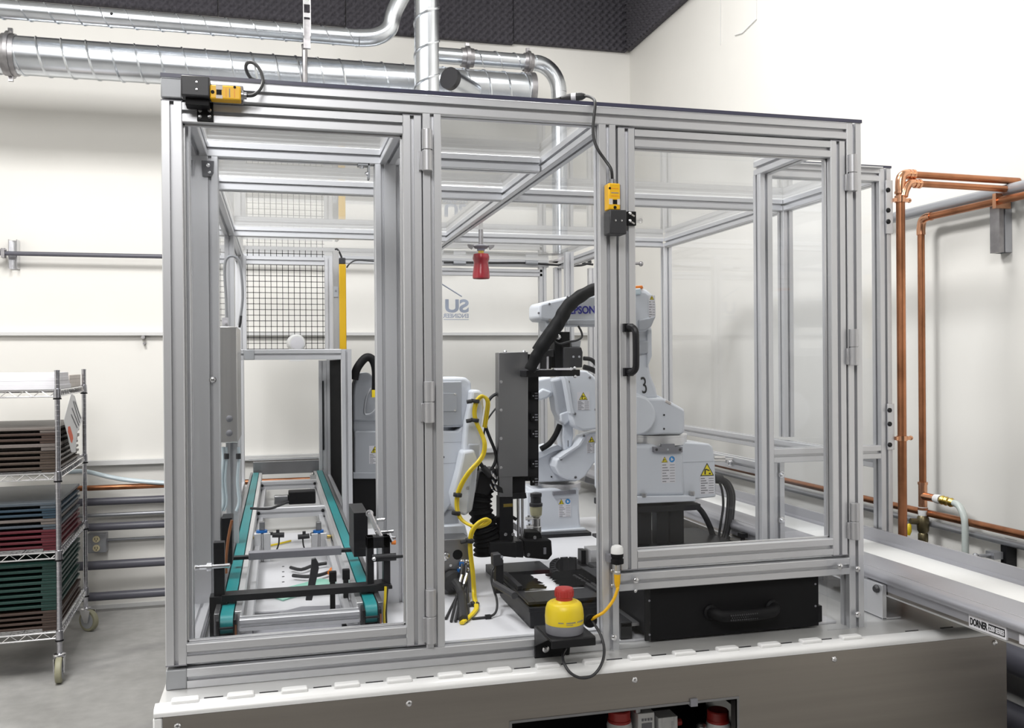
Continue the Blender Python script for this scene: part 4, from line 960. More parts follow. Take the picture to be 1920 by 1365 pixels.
# side mesh (plane X) and front mesh (plane Y)
def meshx(x, y0, y1, z0, z1, p, r=.0018):
    m = MB(); 
    for i in range(int((y1 - y0) / p) + 1): m.box(x - r, x + r, y0 + i * p - r, y0 + i * p + r, z0, z1)
    for i in range(int((z1 - z0) / p) + 1): m.box(x + r, x + 3 * r, y0, y1, z0 + i * p - r, z0 + i * p + r)
    return m
meshx(gx1 + .02, GY + .045, 5.36, ZT + .09, gz - .045, .0315, .0021).build('wire_mesh', M_black_m, parent=gd)
MB().box(gx1 + .034, gx1 + .038, GY + .045, 5.36, ZT + .09, gz - .045).build('dark_backing', M_dgrey, parent=gd)
MY = 5.2
mx0, mx1, mz0, mz1 = at(462, 560, Y=MY).x, at(609, 560, Y=MY).x, at(540, 656, Y=MY).z, at(540, 468, Y=MY).z
E('mesh_post', 'Z', mz0 - .03, Z1 - .002, mx0 - .045, MY, parent=gd)
E('mesh_post', 'Z', mz0 - .03, Z1 - .002, mx1, MY, parent=gd)
E('mesh_rail', 'X', mx0, mx1, MY, min(mz1 - .01, Z1 - .047), parent=gd)
m = MB(); p = .0313; r = .0016
for i in range(int((mx1 - mx0) / p) + 1): m.box(mx0 + .006 + i * p - r, mx0 + .006 + i * p + r, MY + .02 - r, MY + .02 + r, mz0, mz1)
for i in range(int((mz1 - mz0) / p) + 1): m.box(mx0, mx1, MY + .02 + r, MY + .02 + 3 * r, mz1 - .02 - i * p - r, mz1 - .02 - i * p + r)
m.build('wire_mesh', M_black_m, parent=gd)
E('mesh_rail', 'X', mx0, mx1, MY, mz0 - .045, parent=gd)
# pale pot-shaped lamp behind the tunnel rail
q = at(557, 644, Y=4.9)
lm = MB().rev([(.0, 0), (.040, .001), (.047, .02), (.046, .06), (.040, .075), (.034, .08)], (q.x, 4.86, q.z), (q.x - .02, 5.0, q.z + .004), 24, unit=True).build('motor_cap', M_whitep, label='round white motor housing behind the tunnel top rail', cat='motor')
MB().rev([(.034, -.002), (.026, -.003), (.0, -.003)], (q.x + .0, 4.86, q.z), (q.x - .02, 5.0, q.z + .004), 20, unit=True).build('end_disc', M_card, parent=lm)
MB().box(q.x - .04, q.x + .04, 4.87, 5.0, gz - .05, q.z - .03).build('mount', M_whitep, parent=lm)
# yellow light curtain
ly = 5.0
a, b = at(635.5, 495, Y=ly), at(650, 655, Y=ly)
lc = thing('light_curtain', 'tall yellow safety light curtain bar beside the mesh guard', 'light curtain', (a.x, ly, gz - .05))
MB().box(a.x, b.x, ly, ly + .05, gz - .06, a.z).build('housing', M_yelcur, parent=lc, bevel=.004)
MB().box(a.x + .002, b.x - .002, ly + .002, ly + .048, a.z, at(640, 483, Y=ly).z).build('end_cap', M_dgrey, parent=lc, bevel=.004)
MB().box(at(625, 560, Y=ly).x, a.x, ly + .005, ly + .05, gz - .06, at(640, 470, Y=ly).z).build('mounting_channel', M_ss2, parent=lc)
q = at(629.5, 547, Y=ly); bb = MB().box(q.x - .012, q.x + .012, ly - .004, ly + .005, q.z - .028, q.z + .028).build('bracket', M_cap, parent=lc)
MB().cyl((q.x, ly - .004, q.z + .006), (q.x, ly - .008, q.z + .006), .005, n=8).build('screw', M_bolt, parent=bb)
MB().tube([at(x, y, Y=ly + .02) for x, y in ((641, 484), (637, 474), (632, 467), (628, 468))], .005, n=8, sm=4).build('lead', M_rubber, parent=lc)
MB().tube([at(x, y, Y=ly + .06) for x, y in ((650, 502), (656, 494), (668, 488), (690, 489), (705, 490))], .004, n=8, sm=4).build('grey_cable', M_dgrey, label='grey cable curving from the light curtain to the right', cat='cable')
# steel control box hung on the left side, cables and tubes under and over it
q0, q1 = at(416, 612, Y=3.2), at(446, 830, Y=3.2)
cb = thing('control_box', 'narrow stainless control box hung on the left side of the enclosure', 'control box', (q0.x, 3.3, q1.z))
MB().box(-.196, q1.x, 3.2, 3.52, q1.z, q0.z).build('box', M_ss2, parent=cb, bevel=.003)
for py in (785, 812):
    q = at(430, py, Y=3.2); MB().rev([(.011, 0), (.011, .003), (.006, .006), (0, .006)], (q.x, 3.2, q.z), (q.x, 0, q.z), 14, unit=True).build('knockout', M_mgrey, parent=cb)
E('bracket_rail', 'Z', ZT + .05, q1.z, q1.x - .042, 3.25, parent=cb, w=.04)
m = MB()
for px, r in ((418, .006), (424, .004), (447, .005)): m.tube([at(px, 838, Y=3.22), at(px + 1, 860, Y=3.22), at(px - 2, 900, Y=3.22), at(px + 1, 940, Y=3.22), at(px - 4, 958, Y=3.22)], r, n=8, sm=4)
m.build('air_tube', M_hose, parent=cb)
m = MB()
for px in (425, 447): q = at(px, 855, Y=3.21); m.cyl((q.x, q.y, q.z - .01), (q.x, q.y, q.z + .008), .008, n=10)
m.build('tube_fitting', M_dgrey, parent=cb)
MB().tube([at(x, y, Y=3.4) for x, y in ((426, 610), (424, 560), (421, 510), (424, 487), (434, 480), (446, 486), (452, 510), (455, 560), (448, 610))], .005, n=8, sm=4).build('looped_cable', M_cond, label='grey cable arching above the control box', cat='cable')
q = at(418, 600, Y=3.2)
MB().box(q.x - .004, q.x + .016, 3.21, 3.24, q0.z, q0.z + .03).cyl((q.x + .008, 3.21, q0.z + .012), (q.x + .008, 3.205, q0.z + .012), .004, n=8).build('terminal', M_card, parent=cb)
MB().tube([at(x, y, Y=3.2) for x, y in ((449, 614), (451, 602), (452, 592))], .004, n=8).build('toggle', M_dgrey, parent=cb)
# ------------------------------------------------------------------ robots
def ppx(pts, y0, y1, name, m, parent, bevel=.008, seg=3, label=None):
    """solid of real thickness y0..y1 whose face outline is given in photograph pixels at depth y0"""
    return MB().prism(xz(pts, y0), 'Y', y0, y1).build(name, m, parent=parent, bevel=bevel, seg=seg, label=label)
def circ(px, py, r, n=20, a0=0, a1=2 * PI): return [(px + r * math.cos(a0 + (a1 - a0) * i / n), py + r * math.sin(a0 + (a1 - a0) * i / n)) for i in range(n if a1 - a0 > 6.2 else n + 1)]
def dot(px, py, Y, r, parent, m=None, name='screw'):
    q = at(px, py, Y=Y); return MB().rev([(r, 0), (r, .0015), (r * .5, .002), (0, .001)], (q.x, Y, q.z), (q.x, 0, q.z), 10, unit=True).build(name, m or M_mgrey, parent=parent)
def warn(parent, px, py, w, Y, h=None, blue=True, tri=None, lines=True, big=False):
    """safety sticker: yellow triangle with black border, optional blue disc, rows of small print"""
    s_ = at(px + w, py, Y=Y).x - at(px, py, Y=Y).x
    q = at(px, py, Y=Y); x0, z0 = q.x, q.z; t = s_ * (.46 if blue else (.95 if big else .7))
    H = (h or w * 1.9) / w * s_
    st = MB().box(x0, x0 + s_, Y - .0006, Y, z0 - H, z0 if not big else z0 - t * .9).build('sticker', M_card, parent=parent)
    tx = x0 + (0 if blue else (s_ - t) / 2); tz = z0 - t * .88
    def tri_(k, d0, d1, m, n):
        cx, cz = tx + t / 2, tz + t * .30
        P = [(tx, tz), (tx + t, tz), (tx + t / 2, tz + t * .87)]
        P = [(cx + (a - cx) * k, cz + (b - cz) * k) for a, b in P]
        return MB().prism(P, 'Y', Y - d1, Y - d0).build(n, m, parent=parent)
    tri_(1.0, .0006, .0009, M_ink, 'triangle_border'); tri_(.82, .0009, .0012, M_lbl_y, 'triangle')
    g = MB(); cx = tx + t / 2
    g.box(cx - t * .20, cx - t * .10, Y - .0015, Y - .0012, tz + t * .10, tz + t * .45).obox((cx + .02 * t, Y - .00135, tz + t * .40), (t * .32, .0003, t * .08), Matrix.Rotation(.35, 3, 'Y')).box(cx + t * .12, cx + t * .26, Y - .0015, Y - .0012, tz + t * .10, tz + t * .20)
    g.build('pictogram', M_ink, parent=parent)
    if blue:
        c = (x0 + s_ * .76, Y, z0 - t * .45)
        MB().rev([(t * .45, .0006), (t * .45, .0010), (0, .0010)], c, (c[0], 0, c[2]), 20, unit=True).build('blue_disc', M_lbl_b, parent=parent)
        MB().box(c[0] - t * .16, c[0] + t * .04, Y - .0013, Y - .0010, c[2] - t * .2, c[2] + t * .22).box(c[0] + t * .04, c[0] + t * .2, Y - .0013, Y - .0010, c[2] - t * .12, c[2] + t * .05).build('pictogram', M_card, parent=parent)
    if lines:
        g = MB(); n = 7; zz = tz - H * .05
        for i in range(n):
            z = zz - (zz - (z0 - H)) * (i + .6) / n; hh = H * .022
            g.box(x0 + s_ * .06, x0 + s_ * (.34 + .1 * ((i * 7) % 3)), Y - .0009, Y - .0006, z, z + hh * 1.6)
            g.box(x0 + s_ * .60, x0 + s_ * .95, Y - .0009, Y - .0006, z, z + hh)
        g.build('small_print', M_inkg, parent=parent, kind='stuff')

# --- robot standing right of centre (numbered 3)
YD = 3.0
r3 = thing('robot_arm', 'white six-axis robot arm marked 3 on a black stand behind the right door', 'robot arm', (at(1240, 930, Y=YD).x, YD + .1, ZT))
# stand
zs_ = at(1250, 948, Y=YD).z
a, b = at(1160, 948, Y=YD).x, at(1314, 948, Y=YD).x
MB().box(a, b, YD, YD + .26, zs_ - .022, zs_).build('stand_plate', M_black, parent=r3, bevel=.002)
zb3 = at(1290, 1019, Y=YD).z
MB().box(at(1165, 1000, Y=YD).x, at(1330, 1000, Y=YD).x, YD, YD + .24, ZT + .006, zb3 - .010).build('stand_foot', M_black_m, parent=r3)
for x0, x1 in ((1165, 1228), (1238, 1260), (1264, 1289)):
    MB().box(at(x0, 1000, Y=YD).x, at(x1, 1000, Y=YD).x, YD + .03, YD + .075, zb3, zs_ - .022).build('stand_column', M_black, parent=r3)
MB().box(at(1160, 1000, Y=YD).x, at(1372, 1000, Y=YD + .0).x, YD - .06, YD + .28, zb3 - .010, zb3).build('stand_base', M_black, parent=r3)
ppx([(1165, 931), (1304, 929), (1306, 940), (1165, 946)], YD, YD + .22, 'base_flange', M_robot, r3, .004)
ppx([(1150, 836), (1196, 833), (1282, 832), (1283, 870), (1286, 930), (1150, 932)], YD + .012, YD + .22, 'base', M_robot, r3, .014)
ppx([(1278, 834), (1284, 829), (1330, 832), (1337, 838), (1341, 866), (1343, 932), (1306, 936), (1278, 932)], YD + .02, YD + .20, 'base_cover', M_robot, r3, .006)
MB().box(at(1281, 865, Y=YD + .02).x, at(1341, 865, Y=YD + .02).x, YD + .0185, YD + .0200, at(1300, 866, Y=YD + .02).z - .001, at(1300, 866, Y=YD + .02).z).build('seam', M_robot_g, parent=r3)
# turntable ring
c = at(1236, 822, Y=YD + .10); rr = (at(1284, 822, Y=YD + .1).x - at(1190, 822, Y=YD + .1).x) / 2
MB().rev([(rr - .004, -.020), (rr, -.018), (rr, .010), (rr + .002, .011), (rr + .002, .017), (rr - .012, .018)], (c.x, YD + .10, c.z), (c.x, YD + .1, 9), 40, unit=True).build('turntable_ring', M_alu_l, parent=r3)
ppx([(1226, 838), (1240, 838), (1241, 832), (1265, 832), (1266, 838), (1280, 838), (1280, 848), (1226, 848)], YD - .004, YD + .012, 'stop_bracket', M_mgrey, r3, .001)
for px in (1231, 1275): dot(px, 843, YD - .004, .005, r3, M_dgrey)
dot(1252, 843, YD - .004, .004, r3, M_robot_g)
for px, py in ((1207, 930), (1297, 926)): q = at(px, py, Y=YD + .005); MB().cyl((q.x, YD + .006, q.z - .004), (q.x, YD + .006, q.z + .009), .011, n=6).build('base_bolt', M_ss2, parent=r3)
# shoulder
ppx([(1150, 745), (1196, 737), (1216, 746), (1244, 746), (1262, 755), (1285, 768), (1285, 812), (1275, 816), (1150, 816)], YD + .01, YD + .20, 'shoulder', M_robot, r3, .010)
ppx(circ(1193, 779, 37, 28), YD - .03, YD + .02, 'shoulder_cover', M_robot, r3, .006)
ppx([(1222, 737), (1232, 740), (1262, 756), (1258, 762), (1222, 748)], YD + .10, YD + .18, 'shoulder_web', M_robot, r3, .004)
for px, py in ((1220, 762),): dot(px, py, YD - .004, .007, r3, M_ss2)
for px, py in ((1245, 778), (1245, 804)): dot(px, py, YD + .009, .0035, r3, M_black)
ppx([(1250, 750), (1259, 755), (1257, 759), (1248, 754)], YD + .005, YD + .02, 'tag', M_cardb, r3, .001)
# upper arm with the number 3
ppx([(1170, 600), (1224, 612), (1224, 640), (1221, 660), (1218, 685), (1222, 705), (1231, 727), (1235, 748), (1170, 752)], YD + .03, YD + .16, 'upper_arm', M_robot, r3, .012)
q = at(1203, 738, Y=YD + .028); text('number', '3', M_ink, r3, (q.x, YD + .0285, q.z), (1, 0, .12), (-.12, 0, 1), .085, sx=.62)
ppx([(1214, 616), (1222, 618), (1223, 668), (1214, 690)], YD + .02, YD + .10, 'arm_rib', M_robot, r3, .004)
ppx([(1190, 640), (1216, 638), (1216, 662), (1190, 668)], YD + .018, YD + .04, 'arm_cover', M_robot_g, r3, .006)
# elbow head
ppx([(1165, 560), (1180, 545), (1196, 539), (1213, 542), (1227, 553), (1232, 570), (1232, 592), (1224, 612), (1214, 621), (1180, 623), (1165, 610)], YD - .02, YD + .16, 'elbow', M_robot, r3, .016)
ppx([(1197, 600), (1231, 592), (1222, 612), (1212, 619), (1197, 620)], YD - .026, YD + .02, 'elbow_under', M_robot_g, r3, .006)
ppx([(1190, 541), (1202, 540), (1203, 552), (1190, 553)], YD - .03, YD + .06, 'cap_collar', M_hose, r3, .004)
ppx([(1191, 536), (1205, 535), (1207, 541), (1191, 542)], YD - .02, YD + .03, 'orange_lamp', M_orange, r3, .003)
warn(r3, 1216, 554, 12, YD - .0212, 40, blue=False)
# forearm reaching left, with lettering
YF_ = 2.92
ppx([(1010, 571), (1016, 567), (1066, 555), (1112, 553), (1190, 556), (1190, 607), (1112, 607), (1063, 605), (1016, 601), (1010, 596)], YF_, YF_ + .13, 'forearm', M_robot, r3, .010)
ppx([(1063, 599), (1190, 598), (1190, 611), (1066, 610)], YF_ - .002, YF_ + .128, 'forearm_keel', M_robot_g, r3, .004)
q = at(1068, 589, Y=YF_ - .001)
w_ = (at(1116, 588, Y=YF_).x - at(1069, 588, Y=YF_).x)
text('lettering', 'EPSON', M_epson, r3, (q.x, YF_ - .0012, q.z + .001), (1, 0, .03), (-.03, 0, 1), .0355, bold=.0008, fit=w_)
for px, py in ((1030, 570), (1064, 557)): dot(px, py, YF_ - .0, .004, r3)
dot(1010, 587, YF_ + .004, .004, r3); dot(1031, 601, YF_, .006, r3, M_ss2)
# wrist: neck and black tool flange under the forearm tip
ppx([(1022, 600), (1052, 604), (1050, 622), (1026, 620)], YF_ + .02, YF_ + .11, 'wrist', M_robot, r3, .006)
warn(r3, 1240, 856, 26, YD + .0115, 46)
warn(r3, 1312, 868, 27, YD + .0195, 54, blue=False, big=True)
# cables from the back of the base
q = at(1343, 897, Y=YD + .10)
MB().cyl((q.x - .01, q.y, q.z), (q.x + .022, q.y, q.z - .004), .018, n=14).build('cable_gland', M_rubber, parent=r3)
m = MB()
for dx, dy, r in ((0, 0, .010), (-4, .02, .009), (4, .03, .009)): m.tube([at(x + dx, y, Y=YD + .10 + dy) for x, y in ((1350, 898), (1362, 906), (1370, 925), (1370, 950), (1366, 985), (1358, 1018))], r, n=10, sm=5)
m.tube([at(x, y, Y=YD + .09) for x, y in ((1348, 902), (1354, 920), (1356, 950), (1350, 990), (1347, 1016))], .005, n=8, sm=5)
m.tube([at(x, y, Y=YD + .13) for x, y in ((1303, 946), (1318, 962), (1332, 990), (1340, 1018))], .011, n=10, sm=5)
m.build('base_cables', M_rubber, parent=r3)
m = MB(); 
for py in (858, 863): q = at(1343, py, Y=YD + .14); m.cyl((q.x - .01, q.y, q.z), (q.x + .035, q.y, q.z - .002), .006, n=8)
q = at(1360, 861, Y=YD + .14); m.cyl((q.x, q.y, q.z), (q.x + .03, q.y, q.z - .002), .003, n=6)
m.build('air_fitting', M_ss2, parent=r3)

# black gripper hanging from the forearm with its fat cable sleeve
YG = 2.86
gr = thing('gripper', 'black robot gripper head hanging below the lettered forearm', 'gripper', at(1045, 660, Y=YG))
ppx([(1045, 622), (1069, 622), (1069, 652), (1060, 690), (1040, 690), (1040, 640)], YG + .03, YG + .11, 'body', M_black_m, gr, .003)
ppx([(1057, 651), (1090, 651), (1093, 660), (1092, 689), (1057, 690)], YG + .02, YG + .10, 'camera_block', M_dgrey, gr, .003)
for px in (1075, 1086): dot(px, 669, YG + .02, .004, gr, M_cond)
ppx([(987, 694), (1088, 693), (1088, 705), (987, 707)], YG + .01, YG + .10, 'tool_plate', M_black, gr, .003)
ppx([(1044, 691), (1072, 690), (1072, 694), (1044, 694)], YG + .0, YG + .05, 'shim', M_card, gr, .0005)
for x0, x1, m_ in ((1009, 1013, M_card), (1014, 1024, M_dgrey), (1025, 1029, M_card), (1029, 1034, M_black_m)): ppx([(x0, 668), (x1, 668), (x1, 692), (x0, 692)], YG + .03, YG + .06, 'cylinder', m_, gr, .001)
ppx([(1009, 660), (1038, 655), (1038, 669), (1009, 670)], YG + .03, YG + .08, 'cylinder_head', M_dgrey, gr, .002)
ppx([(1070, 640), (1090, 638), (1088, 651), (1072, 651)], YG + .05, YG + .08, 'valve', M_cond, gr, .002)
q = at(1047, 632, Y=YG + .02); MB().sph((q.x, YG + .022, q.z), .010, 10, 8).build('fitting', M_bolt, parent=gr)
m = MB()
for px, py in ((1070, 692), (1077, 690), (1078, 706)): q = at(px, py, Y=YG + .01); m.sph((q.x, YG + .008, q.z), .006, 8, 6)
m.build('bolt', M_bolt, parent=gr)
sl = MB().tube([at(x, y, Y=Y) for x, y, Y in ((1135, 538, 2.890), (1112, 543, 2.870), (1086, 557, 2.850), (1064, 576, 2.840), (1050, 600, 2.835), (1036, 622, 2.830), (1018, 648, 2.830), (1004, 672, 2.835), (993, 695, 2.840))], lambda t: .018 + .005 * math.sin(t * PI) + .0012 * math.sin(t * 60), n=14, sm=6)
sl.build('cable_sleeve', M_black_m, label='fat black cable sleeve curving down across the lettered forearm', cat='cable sleeve')
m = MB()
m.tube([at(x, y, Y=2.845) for x, y in ((1050, 590), (1032, 612), (1012, 640), (1002, 655))], .009, n=10, sm=5)
m.build('side_hose', M_black_m, parent=gr)
MB().tube([at(x, y, Y=2.860) for x, y in ((1084, 611), (1090, 622), (1091, 632), (1082, 638), (1066, 641), (1050, 645), (1040, 640), (1036, 632))], .0035, n=8, sm=5).build('lead', M_rubber, parent=gr)
m = MB()
m.tube([at(x, y, Y=2.900) for x, y in ((1094, 672), (1108, 674), (1118, 684), (1124, 700))], .007, n=8, sm=4)
m.tube([at(x, y, Y=2.920) for x, y in ((1094, 688), (1108, 692), (1124, 700))], .009, n=8, sm=4)
m.build('rear_hose', M_rubber, parent=gr)

# --- robot in the middle (numbered 1)
YC = 3.62
r1 = thing('robot_arm', 'white six-axis robot arm marked 1 folded behind the grey tower', 'robot arm', (at(1048, 1000, Y=YC).x, YC + .12, ZT))
ppx([(990, 1004), (1109, 998), (1109, 1011), (990, 1017)], YC - .05, YC + .26, 'base_plate', M_black, r1, .001)
ppx([(992, 997), (1098, 990), (1102, 1001), (992, 1007)], YC, YC + .24, 'base_flange', M_robot, r1, .004)
ppx([(998, 918), (1032, 916), (1086, 914), (1087, 960), (1090, 994), (998, 999)], YC + .02, YC + .22, 'base', M_robot, r1, .010)
ppx([(988, 922), (1034, 919), (1034, 998), (988, 1000)], YC + .03, YC + .2, 'base_cover', M_robot, r1, .006)
c = at(1048, 910, Y=YC + .11); rr = (at(1086, 910, Y=YC + .1).x - at(1009, 910, Y=YC + .1).x) / 2
MB().rev([(rr - .004, -.018), (rr, -.017), (rr, .008), (rr + .002, .009), (rr + .002, .014), (rr - .012, .015)], (c.x, YC + .11, c.z), (c.x, YC + .11, 9), 40, unit=True).build('turntable_ring', M_alu_l, parent=r1)
ppx([(1037, 922), (1048, 921), (1069, 919), (1080, 919), (1080, 926), (1037, 929)], YC + .008, YC + .022, 'stop_bracket', M_mgrey, r1, .001)
warn(r1, 1047, 936, 23, YC + .0185, 32)
warn(r1, 1020, 945, 12, YC + .0285, 30, blue=False)
ppx([(1000, 850), (1012, 847), (1040, 838), (1058, 842), (1080, 870), (1084, 903), (1000, 904)], YC + .03, YC + .22, 'shoulder', M_robot, r1, .010)
ppx([(1000, 850), (1012, 846), (1046, 834), (1058, 843), (1040, 846), (1012, 860), (1000, 863)], YC + .015, YC + .10, 'shoulder_web', M_robot, r1, .004)
for px, py in ((1034, 873), (1034, 894)): dot(px, py, YC + .029, .0035, r1, M_black)
ppx([(1043, 862), (1060, 850), (1080, 838), (1093, 818), (1110, 812), (1140, 806), (1140, 838), (1112, 872), (1098, 893), (1086, 901), (1062, 899), (1048, 890), (1041, 876)], YC - .06, YC + .03, 'lower_link', M_robot, r1, .007)
ppx([(1048, 858), (1062, 848), (1084, 834), (1094, 819), (1098, 822), (1088, 838), (1066, 852), (1052, 862)], YC - .066, YC - .03, 'link_rim', M_robot, r1, .003)
for px, py in ((1052, 861), (1095, 817), (1079, 895)): dot(px, py, YC - .06, .0055, r1, M_ss_dark)
warn(r1, 1100, 818, 18, YC - .0605, 30, blue=False)
ppx([(1054, 790), (1074, 786), (1076, 815), (1072, 838), (1058, 846), (1054, 820)], YC - .01, YC + .08, 'upper_arm', M_robot, r1, .008)
q = at(1063, 838, Y=YC - .0105); text('number', '1', M_ink, r1, (q.x, YC - .0112, q.z), (1, 0, 0), (0, 0, 1), .04, sx=.5)
ppx([(1032, 712), (1058, 706), (1068, 735), (1072, 790), (1062, 796), (1052, 790), (1043, 770), (1038, 735)], YC - .03, YC + .06, 'elbow_shell', M_robot_g, r1, .012)
ppx([(1050, 776), (1068, 770), (1068, 790), (1060, 797), (1052, 790)], YC - .036, YC + .0, 'elbow_lip', M_robot, r1, .006)
ppx([(1057, 700), (1072, 693), (1100, 695), (1114, 705), (1126, 722), (1150, 735), (1150, 800), (1110, 806), (1092, 808), (1078, 800), (1073, 785), (1070, 745)], YC - .09, YC + .0, 'elbow_cover', M_robot, r1, .008)
ppx([(1057, 702), (1066, 712), (1074, 760), (1078, 776), (1070, 776), (1064, 740)], YC - .096, YC - .05, 'cover_rim', M_robot, r1, .003)
for px, py in ((1066, 716), (1078, 776), (1106, 708), (1117, 768)): dot(px, py, YC - .09, .0055, r1, M_ss_dark)
warn(r1, 1082, 735, 23, YC - .0905, 32, blue=False)
ppx([(1000, 712), (1034, 706), (1042, 735), (1036, 742), (1012, 752), (1000, 752)], YC - .02, YC + .08, 'forearm', M_robot, r1, .010)
ppx([(1018, 728), (1036, 735), (1028, 746), (1012, 752), (1002, 740)], YC - .03, YC + .03, 'wrist', M_robot, r1, .008)
MB().tube([at(x, y, Y=YC + .0) for x, y in ((1050, 796), (1042, 815), (1030, 832), (1014, 842))], .012, n=10, sm=4).build('cable_sleeve', M_black_m, parent=r1)
ppx([(1098, 892), (1120, 900), (1122, 912), (1096, 904)], YC + .1, YC + .2, 'tool_block', M_ss_dark, r1, .002)

# --- robot behind the middle door post with the yellow cables
YBt = 2.92
r2 = thing('robot_arm', 'white robot arm with yellow cables on a steel pedestal by the left door post', 'robot arm', (at(850, 1100, Y=2.8).x, 2.95, ZT))
ppx([(786, 708), (868, 707), (874, 708), (884, 716), (885, 768), (873, 798), (866, 801), (786, 803)], YBt, YBt + .17, 'motor_housing', M_robot, r2, .010)
ppx([(786, 716), (866, 715), (866, 798), (786, 800)], YBt - .006, YBt + .02, 'motor_face', M_robot_g, r2, .004)
ppx([(786, 737), (856, 737), (857, 771), (786, 772)], YBt - .0085, YBt, 'cover_plate', M_robot_g, r2, .001)
for px, py in ((853, 739), (853, 770)): dot(px, py, YBt - .0085, .0035, r2, M_ss2)
q = at(828, 806, Y=YBt + .07); MB().cyl((q.x - .02, YBt + .08, q.z - .02), (q.x - .02, YBt + .08, q.z + .012), .062, n=28).build('neck', M_robot_g, parent=r2)
ppx([(786, 808), (858, 808), (870, 796), (876, 800), (872, 850), (868, 895), (858, 930), (835, 962), (786, 985)], YBt + .0, YBt + .15, 'upper_body', M_robot, r2, .012)
for py in (829, 868): MB().box(at(786, py, Y=YBt).x, at(866, py, Y=YBt).x, YBt - .0008, YBt + .001, at(840, py, Y=YBt).z - .0012, at(840, py, Y=YBt).z).build('seam', M_robot_g, parent=r2)
dot(831, 857, YBt - .0, .004, r2, M_black)
ppx([(884, 731), (898, 731), (906, 736), (908, 765), (903, 800), (906, 838), (902, 868), (885, 880), (868, 880), (870, 838), (874, 790), (881, 760)], YBt - .05, YBt + .03, 'upper_arm', M_robot, r2, .010)
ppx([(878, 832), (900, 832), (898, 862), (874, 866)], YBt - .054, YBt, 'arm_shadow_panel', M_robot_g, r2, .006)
ppx([(868, 846), (890, 843), (897, 866), (893, 915), (886, 958), (872, 968), (854, 960), (848, 928), (860, 885)], YBt - .075, YBt + .0, 'lower_arm', M_robot, r2, .009)
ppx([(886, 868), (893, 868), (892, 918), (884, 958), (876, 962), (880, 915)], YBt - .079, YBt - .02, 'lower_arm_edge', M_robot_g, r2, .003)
dot(877, 915, YBt - .0755, .005, r2, M_ss2)
ppx([(820, 958), (858, 955), (862, 990), (820, 994)], YBt + .02, YBt + .14, 'turntable', M_robot_g, r2, .006)
ppx([(800, 988), (872, 984), (878, 1006), (800, 1012)], YBt - .02, YBt + .18, 'base_flange', M_robot, r2, .004)
# pedestal
YP = 2.80
ped = ppx([(800, 1013), (882, 1010), (884, 1117), (800, 1121)], YP, YP + .30, 'pedestal', M_ss_dark, r2, .002)
ppx([(800, 1118), (894, 1112), (895, 1120), (800, 1126)], YP - .005, YP + .32, 'pedestal_foot', M_black, r2, .001)
for px, py, r, m_ in ((858, 1040, .016, M_black_m), (836, 1042, .011, M_bolt), (834, 1048, .007, M_bolt), (866, 1053, .008, M_bolt), (875, 1053, .008, M_bolt), (863, 1066, .007, M_bolt), (875, 1067, .007, M_bolt), (844, 1060, .005, M_bolt)):
    q = at(px, py, Y=YP); MB().rev([(r, 0), (r, .008 if m_ is M_bolt else .001), (r * .6, .010 if m_ is M_bolt else .0012), (0, .010 if m_ is M_bolt else .0012)], (q.x, YP, q.z), (q.x, 0, q.z), 12, unit=True).build('connector', m_, parent=ped)
for px, py in ((866, 1056), (862, 1069)): q = at(px, py, Y=YP - .01); MB().box(q.x - .008, q.x + .006, YP - .012, YP - .006, q.z - .008, q.z + .004).build('blue_clip', M_blue, parent=ped)
q = at(844, 1086, Y=YP)
MB().rev([(.030, 0), (.034, .010), (.034, .030), (.020, .040), (.016, .052)], (q.x, YP, q.z), (q.x + .03, YP - .1, q.z - .02), 20, unit=True).build('round_plug', M_rubber, parent=ped)
m = MB()
m.tube([at(x, y, Y=Y) for x, y, Y in ((851, 1090, 2.75), (860, 1102, 2.73), (866, 1122, 2.68))] + [at(869, 1162, Z=ZT + .015)], .013, n=10, sm=5)
for i, (x0, y0, x1, y1) in enumerate(((866, 1058, 846, 1165), (874, 1060, 854, 1165), (864, 1070, 860, 1160), (876, 1072, 878, 1155), (868, 1080, 836, 1160))):
    m.tube([at(x0, y0, Y=2.785), at(x0 - 1, y0 + 18, Y=2.76), at((x0 + x1) / 2, (y0 + y1) / 2 + 8, Y=2.70), at(x1, y1, Z=ZT + .010)], .0042, n=7, sm=5)
m.build('cable_bundle', M_rubber, parent=r2)
m = MB()
for x0, y0, x1, y1 in ((866, 1078, 862, 1092), (876, 1075, 870, 1095), (870, 1098, 866, 1112)): m.cyl(at(x0, y0, Y=2.755), at(x1, y1, Y=2.745), .006, n=8)
m.build('cable_plug', M_bolt, parent=r2)
